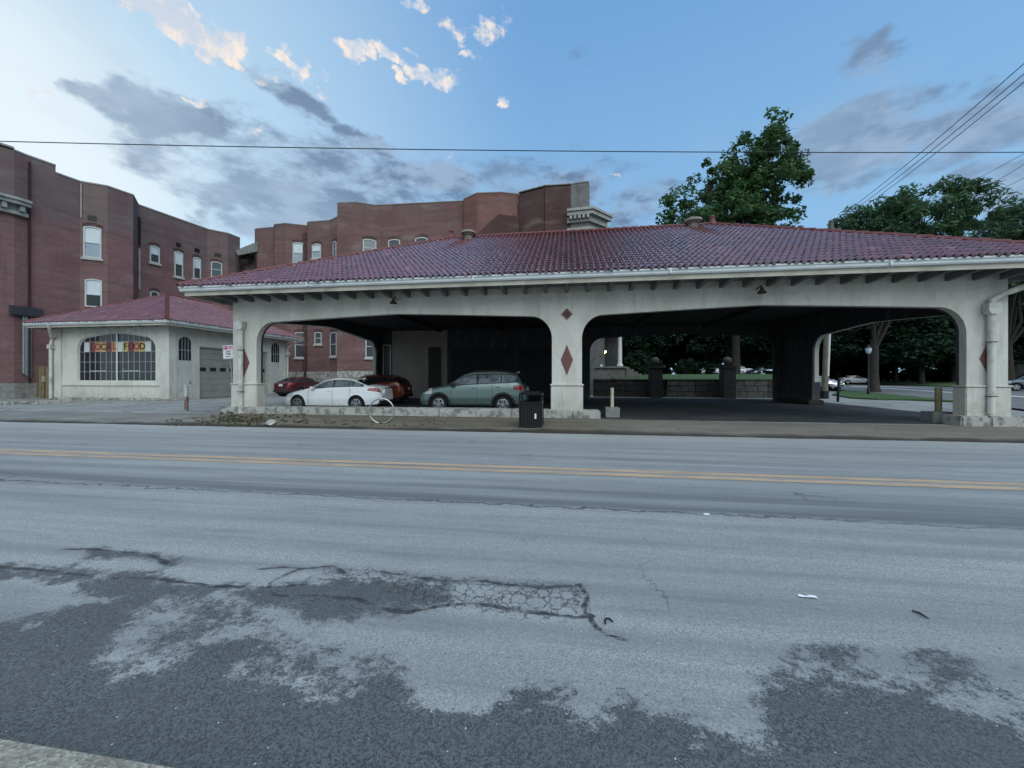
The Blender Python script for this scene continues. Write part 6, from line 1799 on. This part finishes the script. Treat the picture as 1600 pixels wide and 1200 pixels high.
def retaining_wall():
    T = thing('retaining_wall', 'low dark stone retaining wall holding up the lawn behind the carport', 'wall', (9, 28.5, LOT_Z))
    rs = random.Random(6); y = 28.45
    st = [STONE_DK, M('mid_stone', (.095, .093, .088), .95, .5, 3, .8, 8)]
    spans = [(1.9, 6.3, 0), (7.0, 8.9, 1), (8.9, 11.3, 0), (11.3, 13.6, 1), (13.6, 16.4, 0)]
    for (x0, x1, w) in spans:
        mb = MB(); z = LOT_Z
        for hh in (.42, .40, .36):
            x = x0
            while x < x1 - .02:
                l = min(rs.uniform(.5, 1.1), x1 - x); mb.box(x + .006, x + l - .006, y + rs.uniform(-.025, .025), y + .29, z + .005, z + hh - .005); x += l
            z += hh
        mb.build('stone_courses', st[w], T, bevel=.02)
    MB().box(1.9, 16.4, y - .05, y + .295, LOT_Z + 1.185, LOT_Z + 1.27).build('coping', STONE_DK, T, bevel=.02)
    for px, lab in ((1024, 'left of the two square stone gate posts topped with a pale ball'), (1136.5, 'right of the two square stone gate posts topped with a pale ball')):
        q = on_y(px, 588, 28.0)
        T = thing('gate_post', lab, 'gate post', (q.x, q.y, LOT_Z), 0, 'ball topped gate posts')
        MB().box(q.x - .40, q.x + .40, q.y - .4, q.y + .4, LOT_Z, H + .56).build('shaft', STONE_DK, T, bevel=.03)
        MB().box(q.x - .47, q.x + .47, q.y - .47, q.y + .47, H + .561, H + .72).build('cap', STONE_DK, T, bevel=.03)
        pr = [(.10, 0), (.13, .05), (.10, .08)] + [(max(.005, .27 * math.sin(a)), .34 - .27 * math.cos(a)) for a in [math.pi * (k + 1.2) / 12 for k in range(11)]]
        MB().lathe(pr, (q.x, q.y, H + .721), 18).build('ball', M('mid_stone', (.095, .093, .088)), T, smooth=True)
retaining_wall()

# ------------------------------------------------------------ side street on the right
def side_street():
    asp = lot_material('street_asphalt', (.17, .175, .18), (.13, .135, .14))
    zs = .20
    far = [on_z(x, y, zs) for x, y in ((1180, 593.5), (1322, 599), (1500, 604.5), (1680, 610))]
    near = [on_z(x, y, zs) for x, y in ((1180, 594.2), (1322, 609.5), (1495, 626), (1680, 650))]
    n = len(far)
    tag(MB().add([(v.x, v.y, zs) for v in far + near], [(i, i + 1, n + i + 1, n + i) for i in range(n - 1)]).build('side_street', asp), kind='structure')
    wp = line_paint('worn_white_paint', (.52, .53, .53), .62)
    def ln2(a, b, dy, z):
        p, q = on_z(*a, z), on_z(*b, z); p2, q2 = on_z(a[0], a[1] + dy[0], z), on_z(b[0], b[1] + dy[1], z)
        tag(MB().add([p, q, q2, p2], [(0, 1, 2, 3)]).build('road_marking', wp), kind='structure')
    ln2((1330, 603.2), (1640, 621.5), (.7, 1.9), zs + .004)
    ln2((1326, 601.2), (1500, 609), (.35, .7), zs + .005)
    # grass strip between street and lot
    gs = [on_z(x, y, .205) for x, y in ((1318, 609.5), (1370, 613.5), (1420, 618.5), (1500, 627), (1424, 624), (1372, 623), (1330, 621), (1300, 616))]
    tag(MB().add([(v.x, v.y, .215) for v in gs] + [(v.x, v.y, .10) for v in gs], [tuple(range(8))] + [(i, (i + 1) % 8, 8 + (i + 1) % 8, 8 + i) for i in range(8)]).build('grass_strip', GRASS, tri=True), kind='structure')
side_street()
grp = 'cars in the street and park beyond the carport'
zs = .205
SILVER = paint('silver_paint', (.46, .48, .50), .5, .3)
p = on_z(1300, 607.3, zs); place(SEDAN, 'parked_car', 'white sedan driving towards the camera with lit headlights', 'car', (p.x - .3, p.y + 1.4, zs), -72, WHITE_P, grp, head_on=True)
p = at_d(1338, 588, 64); place(SEDAN, 'parked_car', 'silver white sedan parked across the street behind the lit headlights', 'car', (p.x, p.y, .32), -20, paint('pale_silver_paint', (.60, .62, .64), .2, .3), grp)
p = at_d(1612, 588, 36.5); place(SUV, 'parked_car', 'blue grey car passing at the right edge behind the right pier', 'car', (p.x, p.y, zs), 158, paint('slate_blue_paint', (.10, .14, .18), .4, .3), grp)
for px, d, sp, hd, pm, lab in ((1101, 58, COMPACT, 176, WHITE_P, 'white hatchback roof showing over the lawn left of the second gate post'), (1148, 56, SUV, 90, SILVER, 'silver van-like car just right of the second gate post'), (1171, 60, SEDAN, 8, WHITE_P, 'white car over the retaining wall right of the second gate post'),
                              (1190, 53, COMPACT, 200, paint('black_car_paint', (.012, .012, .014), .2, .25), 'black hatchback parked on the lawn edge'), (1213, 52, SUV, 185, WHITE_P, 'white sport utility car nearest the right back pier')):
    p = at_d(px, 588, d); place(sp, 'parked_car', lab, 'car', (p.x, p.y, H - .205 if d < 75 else .3), hd, pm, grp)

def poles_and_lamps():
    # utility pole with conduit behind the carport
    b = on_z(1288, 623, LOT_Z); d = (Vector((b.x, b.y, 0)) - Vector((0, 0, 0))).dot(FW)
    top = at_d(1299, 347, d + .2)
    T = thing('utility_pole', 'wooden utility pole with a pale conduit rising behind the carport roof', 'utility pole', (b.x, b.y, LOT_Z))
    MB().tube([(b.x, b.y, LOT_Z - .1), Vector((b.x, b.y, LOT_Z)).lerp(top, .5), top], [.19, .16, .135], 14).build('pole', M('old_pole_wood', (.16, .14, .11), .95, .4, 3, .5, 12), T, smooth=True)
    c0 = at_d(1293.5, 588, d - .12); c1 = at_d(1296.5, 500, d - .1)
    MB().tube([(c0.x, c0.y, 1.6), (c1.x, c1.y, H + 3.0), (c1.x + .08, c1.y, H + 6)], .07, 10).build('conduit', M('pale_conduit', (.52, .55, .55), .5, .15, 3), T, smooth=True)
    MB().tube([(b.x - .02, b.y - .02, LOT_Z - .02), (b.x - .02, b.y - .02, LOT_Z + .52)], .24, 12).build('base_guard', BLACK, T)
    for k in range(2): MB().obox(top + Vector((0, 0, -.5 - k * .6)), (.55, 0, 0), (0, .05, 0), (0, 0, .05)).build('crossarm', M('old_pole_wood', (.16, .14, .11)), T)
    # spans of wire from the pole to the upper right
    for k, (px1, py1, px0, py0, d0) in enumerate(((1640, 55, 1300, 348, d), (1640, 73, 1304, 350, d + .5), (1640, 87, 1306, 354, d + 1.0))):
        a = at_d(px0, py0, d0); e = at_d(px1, py1, 11.0 + k * .5)
        e = a.lerp(e, 1.25); pts = [a.lerp(e, t / 14) + Vector((0, 0, -.28 * math.sin(math.pi * t / 14))) for t in range(15)]
        tag(MB().tube(pts, .014, 5).build('power_line', BLACK, smooth=True), ('uppermost', 'middle', 'lowest')[k] + ' of the three steep wires running from the utility pole to the upper right', 'wire', 'steep wires from the utility pole')
    for k, (x0, y0, x1, y1) in enumerate(((1420, 330, 1640, 214), (1410, 365, 1640, 228), (1440, 347, 1640, 255))):
        a = at_d(x0, y0, 44); e = at_d(x1, y1, 24)
        e = a.lerp(e, 1.2)
        tag(MB().tube([a.lerp(e, t / 10) + Vector((0, 0, -.3 * math.sin(math.pi * t / 10))) for t in range(11)], .016, 5).build('power_line', M('grey_cable', (.05, .055, .06), .7, .1), smooth=True), ('uppermost', 'middle', 'lowest')[k] + ' of the three flatter wires over the feathery trees', 'wire', 'flat wires over the feathery trees')
    a = at_d(-60, 219, 11.2); e = at_d(1680, 237.5, 11.9); m_ = at_d(800, 235.2, 11.1)
    pts = []
    for t in range(41):
        q = t / 40; pts.append(a * (1 - q) * (1 - 2 * q) + m_ * 4 * q * (1 - q) + e * q * (2 * q - 1))
    ext0 = a + (a - pts[1]) * 6; 
    tag(MB().tube([ext0] + pts + [e + (e - pts[-2]) * 6], .0125, 6).build('overhead_cable', BLACK, smooth=True), 'single black cable spanning the whole street high above the road', 'wire')
    # park lamp
    b = on_z(1357, 616, .2); dd = Vector((b.x, b.y, 0)).dot(FW)
    T = thing('park_lamp', 'black park lamp post with pale lantern beside the tree trunk', 'lamp post', (b.x, b.y, .2))
    zt = at_d(1357, 553, dd).z
    MB().tube([(b.x, b.y, .18), (b.x, b.y, .6), (b.x, b.y, .7), (b.x, b.y, zt)], [.11, .10, .06, .05], 12).build('post', BLACK, T, smooth=True)
    MB().lathe([(.08, 0), (.17, .12), (.20, .38), (.17, .46)], (b.x, b.y, zt), 12).build('lantern', M('pale_lantern_glass', (.42, .48, .60), .3, .1, 4), T, smooth=True)
    MB().lathe([(.22, .46), (.20, .50), (.06, .62), (.03, .72)], (b.x, b.y, zt), 12).build('lantern_cap', BLACK, T, smooth=True)
    # bright wall lamp on the dark house at the right edge
    q = at_d(1579, 547, 58)
    T = thing('dark_house', 'dark house among the park trees with a bright lamp on its wall', 'house', (q.x + 3, q.y + .4, .3))
    a = at_d(1560, 588, 58.5)
    MB().box(a.x, a.x + 14, a.y + .1, a.y + 8, 0.2, 7.2).build('wall', M('dark_house_wall', (.045, .035, .032), .9, .3), T)
    MB().prism([(a.x - .4, 7.21), (a.x + 14.4, 7.21), (a.x + 7, 10.8)], a.y - .3, a.y + 8.4, lambda p_, q_, t: (p_, t, q_)).build('roof', M('dark_shingle', (.035, .035, .04), .9, .3), T)
    le = glow('white_lamp_glow', (1, .93, .80), 14)
    MB().lathe([(.02, -.2), (.2, -.12), (.25, 0), (.2, .14), (.02, .2)], (q.x, a.y - .25, q.z), 12).build('wall_lamp', le, T, smooth=True)
    MB().tube([(q.x, a.y + .1, q.z + .3), (q.x, a.y - .25, q.z + .3), (q.x, a.y - .25, q.z + .15)], .03, 6).build('lamp_arm', BLACK, T)
    for k in range(3):
        MB().box(a.x + 2.6 + k * 4, a.x + 3.8 + k * 4, a.y + .07, a.y + .10, 2.2, 4.0).build('window', GLASSM, T)
    q = at_d(1425, 574, 88)
    T = thing('park_bench_shelter', 'low pale roofed shelter far off among the park trees', 'shelter', (q.x, q.y, 1.0))
    MB().box(q.x - 1.6, q.x + 1.6, q.y, q.y + 1.6, q.z - .1, q.z + .28).build('roof', M('pale_shelter_roof', (.40, .41, .40), .8, .2), T, bevel=.04)
    for sx in (-1.3, 1.3): MB().box(q.x + sx - .06, q.x + sx + .06, q.y + .7, q.y + .82, .8, q.z - .1).build('post', BLACK, T)
poles_and_lamps()

# ------------------------------------------------------------ weeds along the broken far edge of the road
def weeds():
    rs = np.random.RandomState(12); cl = []
    for (px0, px1, py0, py1, n, r) in ((330, 480, 652, 663, 130, .045), (342, 366, 646, 660, 40, .06), (260, 420, 656, 662, 60, .035), (480, 700, 658, 666, 40, .025)):
        for _ in range(n):
            p = on_z(rs.uniform(px0, px1), rs.uniform(py0, py1), .08); cl.append((p.x, p.y, float(sw_z(np.array([[p.x]]), np.array([[p.y]]))[0, 0]) + r * .5, r * rs.uniform(.6, 1.2)))
    o = newobj('weeds', leaves_mesh('weeds', cl, 26, .018, leaf_mat('dry_weed', (.10, .105, .06), (.18, .16, .10), (.25, .22, .15)), 5, 0, .1, 3.0)); tag(o, 'straggly weeds and dry grass along the broken edge of the far pavement', 'weeds', kind='stuff')
    mb = MB(); r2 = random.Random(3)
    vs = []
    for _ in range(260):
        p = on_z(r2.uniform(20, 1590), 588 + r2.uniform(62, 102), .1)
        if not (FAR_Y + .05 < p.y < FAR_Y + 1.6): continue
        a = r2.uniform(0, 3.1); l = r2.uniform(.02, .06); z = float(sw_z(np.array([[p.x]]), np.array([[p.y]]))[0, 0]) + .012
        u = Vector((math.cos(a), math.sin(a), r2.uniform(-.2, .3))) * l; v = Vector((-math.sin(a), math.cos(a), r2.uniform(-.3, .3))) * l * .5
        c = Vector((p.x, p.y, z + .01)); mb.add([c - u, c - v, c + u, c + v], [(0, 1, 2, 3)])
    tag(mb.build('fallen_leaves', M('brown_fallen_leaves', (.16, .11, .06), .9, .5, 9)), 'scattered brown fallen leaves on the far pavement', 'leaves', kind='stuff')
    # broken stones at the foot of the left pier
    for k, (px, py, w, l) in enumerate(((357, 640, .35, 'rough broken limestone lump beside the sign post'), (423, 661, .3, 'flat broken stone among the weeds at the road edge'))):
        p = on_z(px, py, .11); mb = MB(); rr = random.Random(k)
        mb.lathe([(w * .5, -.03), (w * .55, .03), (w * .4, .10), (w * .1, .13)], (p.x, p.y, .10), 7)
        mb.v = [(x + rr.uniform(-.04, .04), y + rr.uniform(-.04, .04), z + rr.uniform(-.02, .02)) for x, y, z in mb.v]
        tag(mb.build('stone', STONE, bevel=.01), l, 'stone')
weeds()
